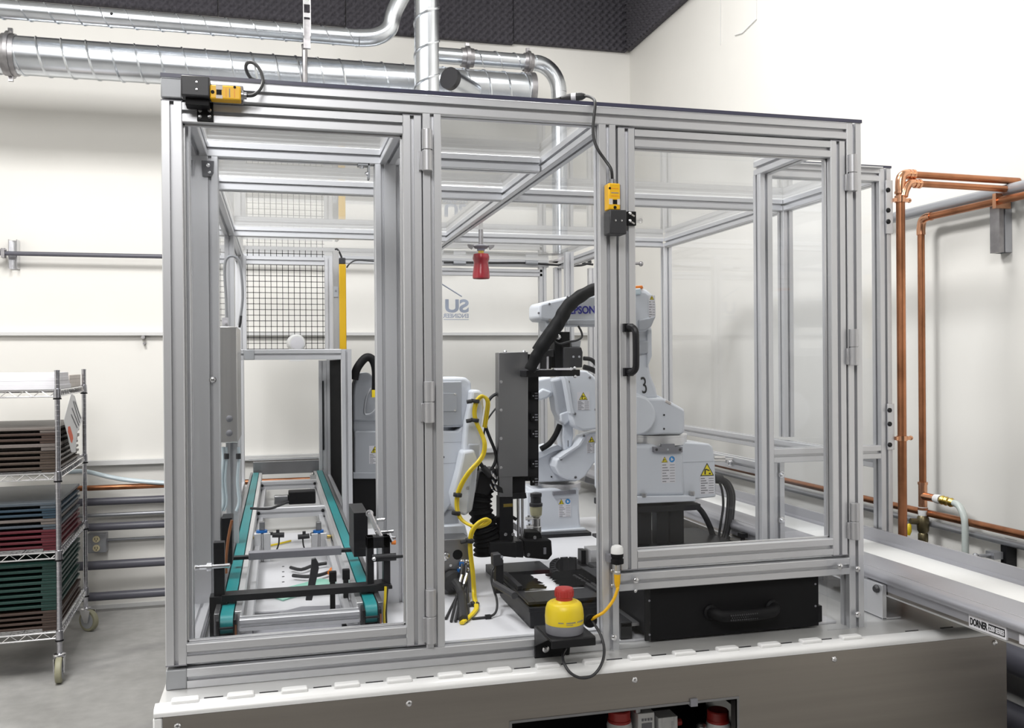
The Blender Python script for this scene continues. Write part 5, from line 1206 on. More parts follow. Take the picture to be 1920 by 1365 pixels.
# yellow cable pair
yw = [(907, 800, 2.90), (911, 775, 2.88), (913, 752, 2.85), (904, 742, 2.84), (895, 748, 2.835), (890, 758, 2.83), (888, 775, 2.83), (892, 792, 2.83), (901, 812, 2.83), (907, 830, 2.82), (905, 850, 2.82), (895, 866, 2.81), (880, 882, 2.80), (866, 903, 2.80), (857, 925, 2.80), (855, 948, 2.80), (860, 968, 2.79), (872, 980, 2.78), (890, 987, 2.76), (907, 983, 2.75), (916, 976, 2.75), (910, 973, 2.74), (896, 980, 2.73), (884, 995, 2.73), (880, 1015, 2.73), (881, 1040, 2.735), (885, 1075, 2.735), (887, 1105, 2.735), (888, 1120, 2.70), (892, 1138, -1), (888, 1147, -1), (876, 1159, -1), (864, 1168, -1)]
for off, lab in ((0, 'front'), (1, 'rear')):
    MB().tube([(at(x + (3.2 if off else 0), y + (1.5 if off else 0), Y=Y + (.010 if off else 0)) if Y > 0 else at(x + (3.2 if off else 0), y, Z=ZT + .012)) for x, y, Y in yw], .0048, n=10, sm=5).build('yellow_cable', M_yel2 if False else M_yel, label='long yellow cable clipped along the pedestal robot arm, ' + lab + ' of the pair', cat='cable')
m = MB()
for px, py, Y, dx in ((891, 752, 2.83, 1), (890, 788, 2.83, 1), (858, 928, 2.795, 0), (855, 962, 2.79, 0), (880, 1014, 2.725, 1), (890, 1133, 2.64, 1)):
    q = at(px, py, Y=Y); m.rev([(.013, -.006), (.014, -.004), (.014, .004), (.013, .006)], q, q + Vector((.15, 0, 1)), 12, unit=True)
    if dx: m.cyl((q.x - .012, Y - .004, q.z), (q.x - .028, Y - .004, q.z - .002), .0065, n=8)
m.build('cable_clip', M_rubber, parent=r2)
# ribbed black bellows and the black tool on the wrist
bl = thing('bellows_hose', 'ribbed black bellows hose rising beside the yellow cables', 'hose', at(905, 1035, Y=3.02))
P = [at(x, y, Y=3.0) for x, y in ((918, 1037), (914, 1010), (907, 985), (901, 950), (905, 920), (909, 898))]
MB().tube(P, lambda t: (.052 - .017 * min(1, t * 1.5)) + .0045 * math.sin(t * 95), n=20, sm=14).build('bellows', M_black_m, parent=bl)
ppx([(900, 884), (930, 878), (934, 902), (915, 930), (892, 925)], 2.96, 3.04, 'top_clamp', M_black, bl, .006)
m = MB()
for (x0, y0), (x1, y1), r in (((905, 876), (920, 892), .011), ((900, 868), (908, 880), .007)): m.cyl(at(x0, y0, Y=2.94), at(x1, y1, Y=2.94), r, n=12)
m.build('inline_plug', M_rubber, parent=bl)
m = MB()
for px, py in ((924, 889), (928, 893), (925, 902), (922, 912), (930, 915)): q = at(px, py, Y=2.94); m.rev([(.006, -.003), (.012, -.002), (.012, .002), (.006, .003)], q, q + Vector((1, -.4, .5)), 12, unit=True)
m.build('hose_ring', M_bolt, parent=bl)
ppx([(926, 905), (942, 915), (944, 925), (930, 922)], 2.95, 3.0, 'arm', M_black, bl, .002)
MB().tube([at(x, y, Y=3.02) for x, y in ((945, 968), (930, 974), (918, 980))], .012, n=10, sm=3).build('side_hose', M_black_m, parent=bl)
m = MB()
m.tube([at(x, y, Y=2.98) for x, y in ((936, 736), (922, 744), (914, 758), (911, 785), (911, 800), (918, 820), (928, 845), (930, 860), (924, 876), (912, 890))], .0055, n=8, sm=5)
m.tube([at(x, y, Y=3.0) for x, y in ((936, 758), (920, 778), (911, 795), (905, 830), (898, 870), (895, 900))], .003, n=7, sm=5)
m.build('black_cable', M_rubber, label='thin black cables hanging between the grey tower and the yellow cables', cat='cable')

# --- grey robot at the far left, behind the double post
YA = 4.35
r4 = thing('robot_arm', 'far grey-white robot arm with an arched black hose behind the double post', 'robot arm', (at(690, 960, Y=YA).x, YA + .1, ZT))
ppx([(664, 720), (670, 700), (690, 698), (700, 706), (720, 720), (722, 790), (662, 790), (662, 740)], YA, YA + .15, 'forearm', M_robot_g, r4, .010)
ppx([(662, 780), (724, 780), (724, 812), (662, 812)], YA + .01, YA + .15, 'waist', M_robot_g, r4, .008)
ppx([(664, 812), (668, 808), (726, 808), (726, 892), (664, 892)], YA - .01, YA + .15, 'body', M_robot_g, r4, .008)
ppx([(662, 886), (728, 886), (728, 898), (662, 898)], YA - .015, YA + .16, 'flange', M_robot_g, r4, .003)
ppx([(662, 898), (740, 898), (740, 968), (662, 968)], YA, YA + .15, 'stand', M_black_m, r4, .003)
MB().tube([at(x, y, Y=YA - .03) for x, y in ((664, 712), (668, 694), (678, 678), (688, 670), (698, 674), (704, 690), (705, 715), (704, 745))], .020, n=12, sm=5).build('hose', M_black_m, parent=r4)
warn(r4, 692, 836, 22, YA - .0105, 34, blue=False)
MB().tube([at(x, y, Y=YA - .04) for x, y in ((696, 728), (688, 742), (684, 760), (684, 776), (694, 776), (704, 768))], .005, n=8, sm=5).build('grey_loop', M_cond, parent=r4)
q = at(701, 737, Y=YA - .04); MB().box(q.x - .01, q.x + .02, YA - .05, YA - .03, q.z - .02, q.z + .015).build('yellow_tag', M_yel, parent=r4)
# ------------------------------------------------------------------ grey transfer tower
YV = 2.95
tw = thing('transfer_tower', 'tall stainless cover with a black slide full of sensors, standing on a black foot', 'tower', (at(962, 1050, Y=YV).x, YV + .05, ZT))
ppx([(935, 661), (990, 660), (990, 690), (990, 893), (935, 895)], YV, YV + .05, 'cover', M_ss_dark, tw, .0015)
ppx([(936, 893), (961, 893), (961, 932), (936, 932)], YV + .004, YV + .03, 'cover_tongue', M_ss_dark, tw, .001)
for py in (716, 769, 822, 877): dot(939, py, YV, .0055, tw, M_bolt)
for px in (947, 982): q = at(px, 660, Y=YV + .02); MB().sph((q.x, YV + .02, q.z), .007, 8, 6).build('screw', M_bolt, parent=tw)
ppx([(985, 664), (1010, 664), (1010, 902), (985, 902)], YV + .05, YV + .12, 'slide', M_black, tw, .001)
for py in (742, 782, 813, 869, 902):
    q = at(1001, py, Y=YV + .05)
    b = MB().box(q.x - .014, q.x + .012, YV + .038, YV + .05, q.z - .014, q.z + .014).build('sensor_block', M_black_m, parent=tw, bevel=.001)
    m = MB()
    for dz in (-.009, 0, .009): m.box(q.x + .0, q.x + .010, YV + .0365, YV + .0385, q.z + dz - .002, q.z + dz + .002)
    m.build('label_print', M_mgrey, parent=b)
    MB().sph((q.x - .006, YV + .037, q.z), .0028, 8, 5).build('led', M_cond, parent=b)
ppx([(961, 894), (985, 894), (985, 935), (961, 935)], YV + .03, YV + .10, 'carriage', M_black_m, tw, .001)
ppx([(962, 926), (986, 924), (988, 934), (962, 936)], YV + .02, YV + .08, 'rod_block', M_black, tw, .001)
for px in (971, 979): a, b = at(px, 900, Y=YV + .04), at(px, 1012, Y=YV + .04); MB().cyl((a.x, YV + .04, b.z), (a.x, YV + .04, a.z), .0048, n=12).build('guide_rod', M_bolt, parent=tw)
ppx([(937, 932), (962, 931), (963, 1022), (937, 1024)], YV + .01, YV + .06, 'column', M_black, tw, .001)
ppx([(944, 945), (961, 944), (961, 950), (944, 951)], YV + .0095, YV + .012, 'yellow_print', M_brass, tw, 0)
for px in (948, 962): dot(px, 1002, YV + .009, .006, tw, M_bolt)
MB().tube([at(x, y, Y=YV + .03) for x, y in ((944, 960), (955, 966), (968, 974))], .006, n=6).build('strut', M_black_m, parent=tw)
fz = at(950, 1012, Y=YV).z
ppx([(922, 1018), (980, 1014), (982, 1046), (922, 1042)], YV - .02, YV + .10, 'foot_block', M_black, tw, .003)
q0, q1 = at(918, 1030, Y=YV - .03), at(968, 1050, Y=YV - .03)
ppx([(918, 1017), (968, 1017), (968, 1046), (918, 1040)], YV - .035, YV - .02, 'foot_front', M_black, tw, .002)
MB().box(at(925, 1040, Y=YV).x, at(1030, 1040, Y=YV).x, YV - .02, YV + .12, ZT + .006, ZT + .03).build('foot', M_black, parent=tw, bevel=.001)
ppx([(982, 1014), (1034, 1013), (1036, 1040), (1028, 1050), (985, 1046)], YV - .01, YV + .08, 'actuator', M_black_m, tw, .004)
ppx([(985, 998), (1014, 998), (1018, 1014), (985, 1016)], YV + .03, YV + .1, 'actuator_top', M_black_m, tw, .003)
q = at(1022, 1032, Y=YV - .01); MB().box(q.x - .006, q.x + .003, YV - .014, YV - .01, q.z - .012, q.z + .010).build('port', M_mgrey, parent=tw)
for px, py in ((991, 1040), (1003, 1008)): dot(px, py, YV - .012, .006, tw, M_bolt)
# filter regulator bowl behind the rods
fr = thing('filter_regulator', 'small filter regulator with a smoky clear bowl beside the tower rods', 'regulator', at(1005, 990, Y=3.15))
q = at(1005, 955, Y=3.15)
MB().rev([(.014, -.028), (.021, -.020), (.0225, .0), (.0225, .012)], (q.x, 3.15, q.z), (q.x, 3.15, 9), 20, unit=True).build('bowl', M_amber, parent=fr)
MB().rev([(.024, .012), (.024, .022), (.019, .024), (.019, .045), (.021, .046), (.021, .058), (.014, .060)], (q.x, 3.15, q.z), (q.x, 3.15, 9), 18, unit=True).build('body', M_dgrey, parent=fr)
MB().rev([(.012, -.028), (.016, -.032), (.016, -.06), (.019, -.062), (.019, -.085), (.010, -.09), (.010, -.115)], (q.x, 3.15, q.z), (q.x, 3.15, 9), 14, unit=True).build('drain', M_ss2, parent=fr)
m = MB()
for dx, dz in ((-.030, -.03), (-.028, -.06), (-.034, -.085)): m.cyl((q.x + dx - .012, 3.14, q.z + dz), (q.x + dx + .012, 3.14, q.z + dz), .007, n=8).cyl((q.x + dx, 3.14, q.z + dz - .01), (q.x + dx, 3.14, q.z + dz + .012), .005, n=8)
m.build('tee_fitting', M_bolt, parent=fr)
MB().cyl((q.x, 3.15, ZT + .03), (q.x, 3.15, q.z - .11), .006, n=8).build('stem', M_black, parent=fr)

# ------------------------------------------------------------------ brush-lined black tray in front of it
br = thing('brush_tray', 'black box tray with two facing rows of black bristles behind the stop button', 'brush tray', (.9, 2.7, ZT))
bz = .905
A = [at(x, y, Z=bz) for x, y in ((908, 1084), (980, 1132))]      # left top edge, back and front
bx_, byb, byf = .655, 2.72, 2.37
MB().box(bx_, 1.05, byf, byb, ZT + .010, bz - .030).build('box', M_black, parent=br, bevel=.002)
MB().box(bx_ - .004, 1.054, byf - .004, byb, bz - .034, bz - .019).build('rim', M_black, parent=br, bevel=.003)
MB().box(bx_ - .006, bx_ + .014, byf - .006, byb - .02, bz - .012, bz - .004).box(.90, 1.056, byf - .006, byb - .02, bz - .012, bz - .004).box(bx_ + .014, .90, byf - .006, byf + .10, bz - .012, bz - .004).build('cover_plate', M_black, parent=br, bevel=.001)
MB().box(bx_ + .014, .90, byf + .10, byb - .02, bz - .0185, bz - .012).build('white_belt', M_plate, parent=br)
random.seed(5)
for side, x0, x1 in (('left_bristles', bx_ + .012, bx_ + .076), ('right_bristles', .90, .795)):
    m = MB(); n = 130
    for i in range(n):
        y = byf + .13 + (byb - .06 - byf - .13) * i / n; w = .0022; dy = random.uniform(-.010, .010); xe_ = x1 + random.uniform(-.014, .014); dz = random.uniform(-.004, .002)
        m.add([(x0, y - w, bz - .001), (x0, y + w, bz - .001), (x0, y, bz + .006), (xe_, y + dy - .0008, bz - .004 + dz), (xe_, y + dy + .0008, bz - .004 + dz), (xe_, y + dy, bz - .002 + dz)], [(0, 1, 2), (3, 5, 4), (0, 3, 4, 1), (1, 4, 5, 2), (2, 5, 3, 0)])
    m.build(side, M_black_m, parent=br, kind='stuff')
    hb = x0 if x0 < x1 else x0
    MB().box(min(x0, x0 - (x1 - x0) * .25), max(x0, x0 - (x1 - x0) * .25), byf + .12, byb - .05, bz - .004, bz + .010).build('brush_holder', M_black, parent=br, bevel=.002)
# slider bar along its left edge, and sensor post with cable
MB().tube([at(928, 1095, Z=bz + .01), at(965, 1117, Z=bz + .01)], .010, n=8).build('slide_bar', M_dgrey, parent=br)
sp = thing('sensor_post', 'black sensor on a short upright post at the left of the brush tray', 'sensor', at(938, 1115, Y=2.62))
yS = 2.60
ppx([(930, 1048), (944, 1050), (944, 1113), (930, 1113)], yS, yS + .025, 'post', M_black, sp, .001)
ppx([(924, 1040), (938, 1038), (943, 1044), (943, 1060), (925, 1062)], yS - .012, yS + .02, 'sensor_head', M_dgrey, sp, .003)
dot(941, 1044, yS - .012, .004, sp, M_cond)
MB().tube([at(x, y, Y=Y) for x, y, Y in ((927, 1063, 2.595), (922, 1072, 2.59), (922, 1090, 2.585), (926, 1106, 2.58), (931, 1122, 2.57))] + [at(x, y, Z=ZT + z_) for x, y, z_ in ((932, 1138, .03), (928, 1150, .016), (918, 1156, .011), (905, 1158, .010), (885, 1160, .010))], .0035, n=8, sm=5).build('black_cable', M_rubber, label='thin black cable dropping from the sensor post to the base plate', cat='cable')
q = at(915, 1157, Z=ZT + .011); MB().box(q.x - .008, q.x + .008, q.y - .006, q.y + .006, ZT + .006, ZT + .017).build('cable_tie_mount', M_black, parent=sp)

# drag chain and black linear axis right of the tray
dc = thing('drag_chain', 'black plastic cable chain curling beside the brush tray', 'cable chain', at(1050, 1065, Z=ZT + .05))
pathpx = [(1080, 1046), (1066, 1045), (1052, 1046), (1042, 1049), (1036, 1056), (1036, 1064), (1044, 1072), (1056, 1080), (1070, 1088), (1084, 1097), (1098, 1106)]
path = [at(x, y, Z=ZT + .07) for x, y in pathpx]
tot = 0; lk = []
for a, b in zip(path[:-1], path[1:]):
    n = max(1, round((b - a).length / .026))
    for i in range(n): lk.append((a + (b - a) * (i + .5) / n, (b - a).normalized()))
for p, d in lk:
    ang = math.atan2(d.y, d.x); R_ = Matrix.Rotation(ang, 3, 'Z')
    m = MB()
    for s_ in (-1, 1): m.obox(p + R_ @ Vector((0, s_ * .008, -.022)), (.026, .004, .044), R_)
    for dz in (-.002, -.042): m.obox(p + R_ @ Vector((0, 0, dz)), (.010, .020, .004), R_)
    m.build('link', M_rubber, parent=dc)
la = thing('linear_axis', 'black linear axis with a pale motor block beside the cable chain', 'linear axis', at(1110, 1080, Z=ZT))
a, b = at(1072, 1088, Z=ZT + .07), at(1128, 1120, Z=ZT + .07)
m = MB()
for px in (0, 10):
    a, b = at(1076 + px, 1082, Z=ZT + .08), at(1140 + px, 1122, Z=ZT + .08); m.tube([a, b], .009, n=8)
m.build('guide_rail', M_black, parent=la)
ppx([(1090, 1032), (1100, 1032), (1100, 1062), (1090, 1064)], 2.98, 3.02, 'end_block', M_black, la, .001)
q = at(1102, 1028, Y=2.96)
MB().box(q.x, q.x + .12, 2.93, 3.0, at(1102, 1060, Y=2.96).z, q.z).build('motor_block', M_alu_l, parent=la, bevel=.001)
MB().box(q.x - .01, q.x + .12, 2.86, 2.93, ZT + .01, at(1102, 1058, Y=2.9).z).build('carriage', M_dgrey, parent=la, bevel=.002)
MB().box(q.x - .03, q.x + .18, 2.80, 3.06, ZT + .006, ZT + .03).build('axis_base', M_black, parent=la)

# ------------------------------------------------------------------ red-capped sprinkler under the roof
YK = 4.30
sk = thing('sprinkler_head', 'fire sprinkler with a shiny red protective cap hanging under the roof rails', 'sprinkler', at(902, 470, Y=YK))
q = at(902, 497, Y=YK); rr = (at(918, 500, Y=YK).x - at(886, 500, Y=YK).x) / 2
top, bot = at(902, 475, Y=YK).z, at(902, 522, Y=YK).z; H = top - bot
MB().rev([(rr * .45, 0), (rr * .88, -.004), (rr * .97, -.02), (rr * .95, -.03), (rr * .84, -.042), (rr * .86, -.06), (rr * .96, -H * .75), (rr * 1.0, -H * .92), (rr * .98, -H), (rr * .93, -H * 1.01), (rr * .88, -H * .9)], (q.x, YK, top), (q.x, YK, 9), 26, unit=True).build('red_cap', M_redcap, parent=sk, label='shiny red cap')
MB().rev([(.014, 0), (.014, .014)], (q.x, YK, top), (q.x, YK, 9), 14, unit=True).build('brass_collar', M_brass, parent=sk)
MB().rev([(.018, .012), (.020, .024), (.010, .032), (.012, .036)], (q.x, YK, top), (q.x, YK, 9), 14, unit=True).build('blue_nut', M_decal, parent=sk)
zz = at(902, 462, Y=YK).z
MB().rev([(.0, .0), (.030, .002), (.040, .012), (.020, .02)], (q.x, YK, zz - .012), (q.x, YK, 9), 20, unit=True).build('cup', M_mgrey, parent=sk)
m = MB()
for s_ in (-1, 1):
    m.prism([(q.x + s_ * .036, zz + .006), (q.x + s_ * .066, zz + .008), (q.x + s_ * .062, zz - .004), (q.x + s_ * .045, zz - .016)], 'Y', YK - .01, YK + .01)
m.build('wing', M_galv_d, parent=sk)
MB().cyl((q.x, YK, zz), (q.x, YK, Z2), .011, n=12).build('drop_pipe', M_galv_d, parent=sk)
# cable along the far roof rail with white ties
m = MB().tube([at(x, y, Y=YR4 - .02) for x, y in ((832, 492), (870, 492), (920, 493), (985, 493), (1030, 496), (1070, 498), (1092, 497), (1108, 491), (1100, 489), (1092, 493), (1112, 496))], .007, n=8, sm=4)
m.build('roof_cable', M_rubber, label='black cable strung along the far roof rail behind the red cap', cat='cable')
for a_, b_ in ((850, 873), (985, 1008)):
    p, q = at(a_, 492, Y=YR4 - .02), at(b_, 493, Y=YR4 - .02); MB().cyl(p, q, .013, n=10).build('cable_label', M_cond, label='pale sleeve on the roof cable ' + ('left of' if a_ < 900 else 'right of') + ' the red cap', cat='cable sleeve')
q = at(1196, 494, Y=4.6)
MB().cyl((q.x - .03, 4.6, q.z), (q.x + .01, 4.6, q.z), .008, n=8).sph((q.x + .018, 4.6, q.z - .002), .014, 8, 6).build('spray_nozzle', M_galv_d, label='small steel nozzle seen beside the far corner post', cat='nozzle')

# ------------------------------------------------------------------ outfeed conveyor on the right
XN, XF = 1.64, 1.955
oc = thing('outfeed_conveyor', 'white belt outfeed conveyor with grey side guards running out past the cabinet corner', 'conveyor', (1.8, 3.2, ZT))
yb0, yb1 = .9, 5.3
zg = .948
bw0 = at(1621, 1040, Z=zg - .012).x; bw1 = at(1621, 1007, Z=zg - .008).x
MB().box(bw0 - .01, bw1 + .01, yb0, yb1, zg - .030, zg - .014).build('belt', M_belt, parent=oc)
prof = [(bw0, zg - .008), (bw0 - .005, zg - .001), (XN + .008, zg - .002), (XN - .002, zg - .008), (XN - .006, zg - .017), (XN - .004, zg - .025), (XN + .004, zg - .028), (XN + .006, zg - .050), (bw0, zg - .050)]
MB().prism(prof, 'Y', yb0, yb1).build('near_guard', M_guard, parent=oc, sharp=50)
MB().box(XN + .030, XN + .0312, yb0, yb1, zg - .0022, zg - .0008).build('guard_seam', M_alu_l, parent=oc)
MB().prism([(bw1, zg - .008), (bw1 + .006, zg - .002), (XF - .008, zg + .030), (XF, zg + .030), (XF, zg - .050), (bw1, zg - .050)], 'Y', yb0, yb1).build('far_guard', M_guard, parent=oc)
MB().box(XN + .006, XF - .006, yb0, yb1, zg - .060, zg - .030).build('frame', M_ss, parent=oc)
MB().box(XN + .003, XN + .008, yb0, yb1, zg - .062, zg - .058).build('frame_lip', M_alu_l, parent=oc)
# brackets to the cabinet and maker's plate
for y in (2.20, 3.6):
    b = MB().box(XN - .010, XN + .004, y, y + .085, ZT + .002, zg - .030).box(XN - .010, XN + .05, y, y + .085, ZT + .0005, ZT + .006).build('mount_bracket', M_alu, parent=oc, bevel=.001)
    MB().rev([(.011, 0), (.012, .004), (.008, .010), (0, .010)], (XN - .010, y + .022, zg - .045), (0, y + .022, zg - .045), 12, unit=True).build('bracket_bolt', M_dgrey, parent=b)
for y in (2.35, 4.4):
    MB().box(XN + .1, XF - .1, y + .3, y + .36, ZT, zg - .06).build('stand', M_ss_dark, parent=oc)
pa, pb2 = at(1816, 1152, X=XN), at(1886, 1176, X=XN); Lp = pa.y - pb2.y; zc = (pa.z + pb2.z) / 2
pz = zg - .042; ph = .030
MB().box(XN + .001, XN + .006, pb2.y, pa.y, pz - ph / 2, pz + ph / 2).build('name_plate', M_card, parent=oc)
MB().box(XN + .0002, XN + .001, pb2.y + .004, pb2.y + Lp * .46, pz - ph * .30, pz + ph * .30).build('plate_band', M_ink, parent=oc)
text('lettering', 'DORNER', M_ink, oc, (XN + .0006, pa.y - .004, pz - .0085), (0, -1, 0), (0, 0, 1), .0235, bold=.0008, fit=Lp * .47)
text('lettering', '2200 SERIES', M_card, oc, (XN - .0004, pb2.y + Lp * .445, pz - .006), (0, -1, 0), (0, 0, 1), .0165, bold=.0004, fit=Lp * .40)
MB().box(XN + .004, XN + .0055, pb2.y - .10, pb2.y - .035, pz - .012, pz + .010).build('small_sticker', M_card, parent=oc)
# sensor clamp by the far part of the outfeed conveyor
q = at(1395, 985, X=XN - .02)
MB().box(XN - .03, XN - .005, q.y, q.y + .03, ZT + .09, ZT + .105).cyl((XN - .02, q.y + .01, ZT + .06), (XN - .02, q.y + .01, ZT + .09), .008, n=8).build('sensor_clamp', M_black_m, parent=oc)

# ------------------------------------------------------------------ pneumatics seen through the cabinet opening
YU = 2.20
def regulator(px, label):
    q = at(px, 1330, Y=YU); g = thing('air_regulator', label, 'regulator', (q.x, YU, .45))
    z = at(px, 1352, Y=YU).z
    MB().rev([(.030, 0), (.030, .006), (.0285, .008), (.0285, .028), (.026, .031), (0, .031)], (q.x, YU, z), (q.x, YU, 9), 22, unit=True).build('knob', M_red, parent=g, label='dark red knob')
    MB().rev([(.012, -.20), (.022, -.12), (.024, -.06), (.030, -.045), (.033, -.01), (.030, 0)], (q.x, YU, z), (q.x, YU, 9), 20, unit=True).build('body', M_whitep, parent=g)
    MB().cyl((q.x - .06, YU, z - .035), (q.x - .030, YU, z - .035), .014, n=12).build('inlet', M_brass, parent=g)
    MB().cyl((q.x, YU, .40), (q.x, YU, z - .19), .008, n=8).build('stem', M_dgrey, parent=g)
    return g
regulator(1161, 'air regulator with a dark red knob, left one inside the cabinet opening')
regulator(1346, 'air regulator with a dark red knob, right one by the edge of the cabinet opening')
q = at(1207, 1340, Y=YU); pg = thing('pressure_switch', 'pale digital pressure switch box between the two red knobs', 'pressure switch', (q.x, YU, .5))
MB().box(q.x - .024, q.x + .022, YU - .02, YU + .03, q.z - .10, q.z + .012).build('housing', M_whitep, parent=pg, bevel=.002)
MB().box(q.x - .014, q.x + .014, YU - .0215, YU - .02, q.z - .045, q.z - .014).build('display', M_mgrey, parent=pg)
m = MB()
for i in range(4): m.box(q.x - .014 + i * .008, q.x - .009 + i * .008, YU - .0215, YU - .02, q.z - .008, q.z - .002)
m.build('button', M_mgrey, parent=pg)
MB().cyl((q.x - .02, YU - .006, q.z + .012), (q.x - .02, YU - .006, q.z + .024), .010, n=10).build('port', M_ss_dark, parent=pg)
MB().cyl((q.x, YU, .40), (q.x, YU, q.z - .1), .01, n=8).build('stem', M_dgrey, parent=pg)
q = at(1246, 1348, Y=YU); pv = thing('valve_block', 'pale square valve block with a recessed front in the cabinet opening', 'valve', (q.x, YU, .5))
MB().box(q.x - .026, q.x - .016, YU - .02, YU + .03, q.z - .10, q.z + .012).box(q.x + .018, q.x + .028, YU - .02, YU + .03, q.z - .10, q.z + .012).box(q.x - .016, q.x + .018, YU - .02, YU + .03, q.z, q.z + .012).box(q.x - .016, q.x + .018, YU - .008, YU + .03, q.z - .10, q.z).build('housing', M_whitep, parent=pv, bevel=.001)
MB().cyl((q.x + .028, YU, q.z - .012), (q.x + .046, YU, q.z - .012), .009, n=10).build('red_fitting', M_red, parent=pv)
MB().cyl((q.x, YU, .40), (q.x, YU, q.z - .1), .01, n=8).build('stem', M_dgrey, parent=pv)
q = at(1315, 1356, Y=YU); MB().rev([(.006, -.04), (.006, -.02), (.012, -.018), (.014, -.006), (.008, 0)], (q.x, YU, q.z), (q.x, YU, 9), 12, unit=True).cyl((q.x, YU, .40), (q.x, YU, q.z - .03), .005, n=8).build('hose_fitting', M_ss2, label='silver hose fitting left of the right red knob', cat='fitting')
MB().box(.60, 1.12, 2.15, 2.28, .38, .40).build('manifold_shelf', M_black, label='black shelf carrying the regulators inside the cabinet', cat='shelf')
before_cart = set(bpy.data.objects)
# ------------------------------------------------------------------ wire shelf cart with trays on the left
CF = at(110, 1280, Z=0).y + .02; CR = -1.052; CLx = CR - .505; CBk = 5.76
ct = thing('wire_cart', 'chrome wire shelf cart on casters standing by the back wall', 'cart', ((CR + CLx) / 2, (CF + CBk) / 2, 0))
ztop = at(110, 694, Y=CF).z
zp = at(110, 1225, Y=CF).z
posts = [(CR, CF), (CR, CBk), (CLx, CF), (CLx, CBk)]
for x, y in posts:
    P = MB().cyl((x, y, zp - .01), (x, y, ztop - .004), .0125, n=14)
    P.rev([(.0135, 0), (.0135, .004), (0, .006)], (x, y, ztop - .004), (x, y, 9), 14, unit=True)
    p_ = P.build('post', M_post, parent=ct)
    m = MB()
    k = 0; z = zp + .05
    while z < ztop - .02: m.rev([(.0128, -.0008), (.0130, 0), (.0128, .0008)], (x, y, z), (x, y, 9), 14, unit=True); z += .0254
    m.build('groove_ring', M_chrome, parent=p_, kind='stuff')
shelves = [at(110, 732, Y=CF).z, at(110, 887, Y=CF).z, at(110, 1035, Y=CF).z, at(110, 1185, Y=CF).z]
for zs in shelves:
    sh = sub('wire_shelf', ct, (0, 0, zs))
    m = MB(); t = .030
    for y in (CF, CBk):
        m.tube([(CLx, y, zs), (CR, y, zs)], .0038, n=6).tube([(CLx, y, zs - t), (CR, y, zs - t)], .0038, n=6)
        n = 14; m.tube([(CLx + (CR - CLx) * i / n, y, zs - (t if i % 2 else 0)) for i in range(n + 1)], .0024, n=5)
    for x in (CR, CLx):
        m.tube([(x, CF, zs), (x, CBk, zs)], .0038, n=6).tube([(x, CF, zs - t), (x, CBk, zs - t)], .0038, n=6)
        n = 34; m.tube([(x, CF + (CBk - CF) * i / n, zs - (t if i % 2 else 0)) for i in range(n + 1)], .0024, n=5)
    m.build('edge_truss', M_chrome, parent=sh)
    m = MB()
    for i in range(1, 34): y = CF + (CBk - CF) * i / 34; m.tube([(CLx, y, zs), (CR, y, zs)], .002, n=4)
    for i in (1, 2): x = CLx + (CR - CLx) * i / 3; m.tube([(x, CF, zs - .004), (x, CBk, zs - .004)], .003, n=5)
    m.build('deck_wires', M_chrome, parent=sh, kind='stuff')
    for x, y in posts:
        MB().rev([(.013, -t - .008), (.0185, -t - .006), (.0165, .008), (.013, .010)], (x, y, zs), (x, y, 9), 14, unit=True).build('corner_collar', M_post, parent=sh)
        MB().rev([(.0195, -t - .014), (.0195, -t - .008)], (x, y, zs), (x, y, 9), 14, unit=True).build('black_ring', M_black_m, parent=sh)
for (x, y), sw in zip(posts, (.05, .9, .4, .9)):
    c = sub('caster', ct, (x, y, 0)); R = .063
    d = Vector((math.sin(sw), -math.cos(sw), 0)); s_ = Vector((d.y, -d.x, 0)); wc = Vector((x, y, R)) + d * .022
    MB().cyl(wc - s_ * .015, wc + s_ * .015, R, n=28).build('tyre', M_wheel, parent=c, bevel=.006)
    MB().cyl(wc - s_ * .0165, wc + s_ * .0165, R * .72, n=24).cyl(wc - s_ * .024, wc + s_ * .024, .010, n=10).build('wheel_disc', M_wheelg, parent=c)
    f = MB()
    for q in (-1, 1):
        o = wc + s_ * q * .022; a = d
        pts = [(-.014, -.012), (.014, -.012), (.030, .062), (-.050, .062)]
        vs = [o + a * u + Vector((0, 0, v)) + s_ * w for w in (-.002, .002) for u, v in pts]
        f.add(vs, [(0, 1, 2, 3), (7, 6, 5, 4), (0, 4, 5, 1), (1, 5, 6, 2), (2, 6, 7, 3), (3, 7, 4, 0)])
    top = Vector((x, y, R + .062))
    f.rev([(.026, -.004), (.030, .002), (.028, .012), (.018, .016)], top, top + Vector((0, 0, 1)), 16, unit=True)
    f.build('fork', M_bolt, parent=c, bevel=.001)
    MB().cyl(top + Vector((0, 0, .012)), (x, y, zp), .011, n=12).build('stem', M_post, parent=c)

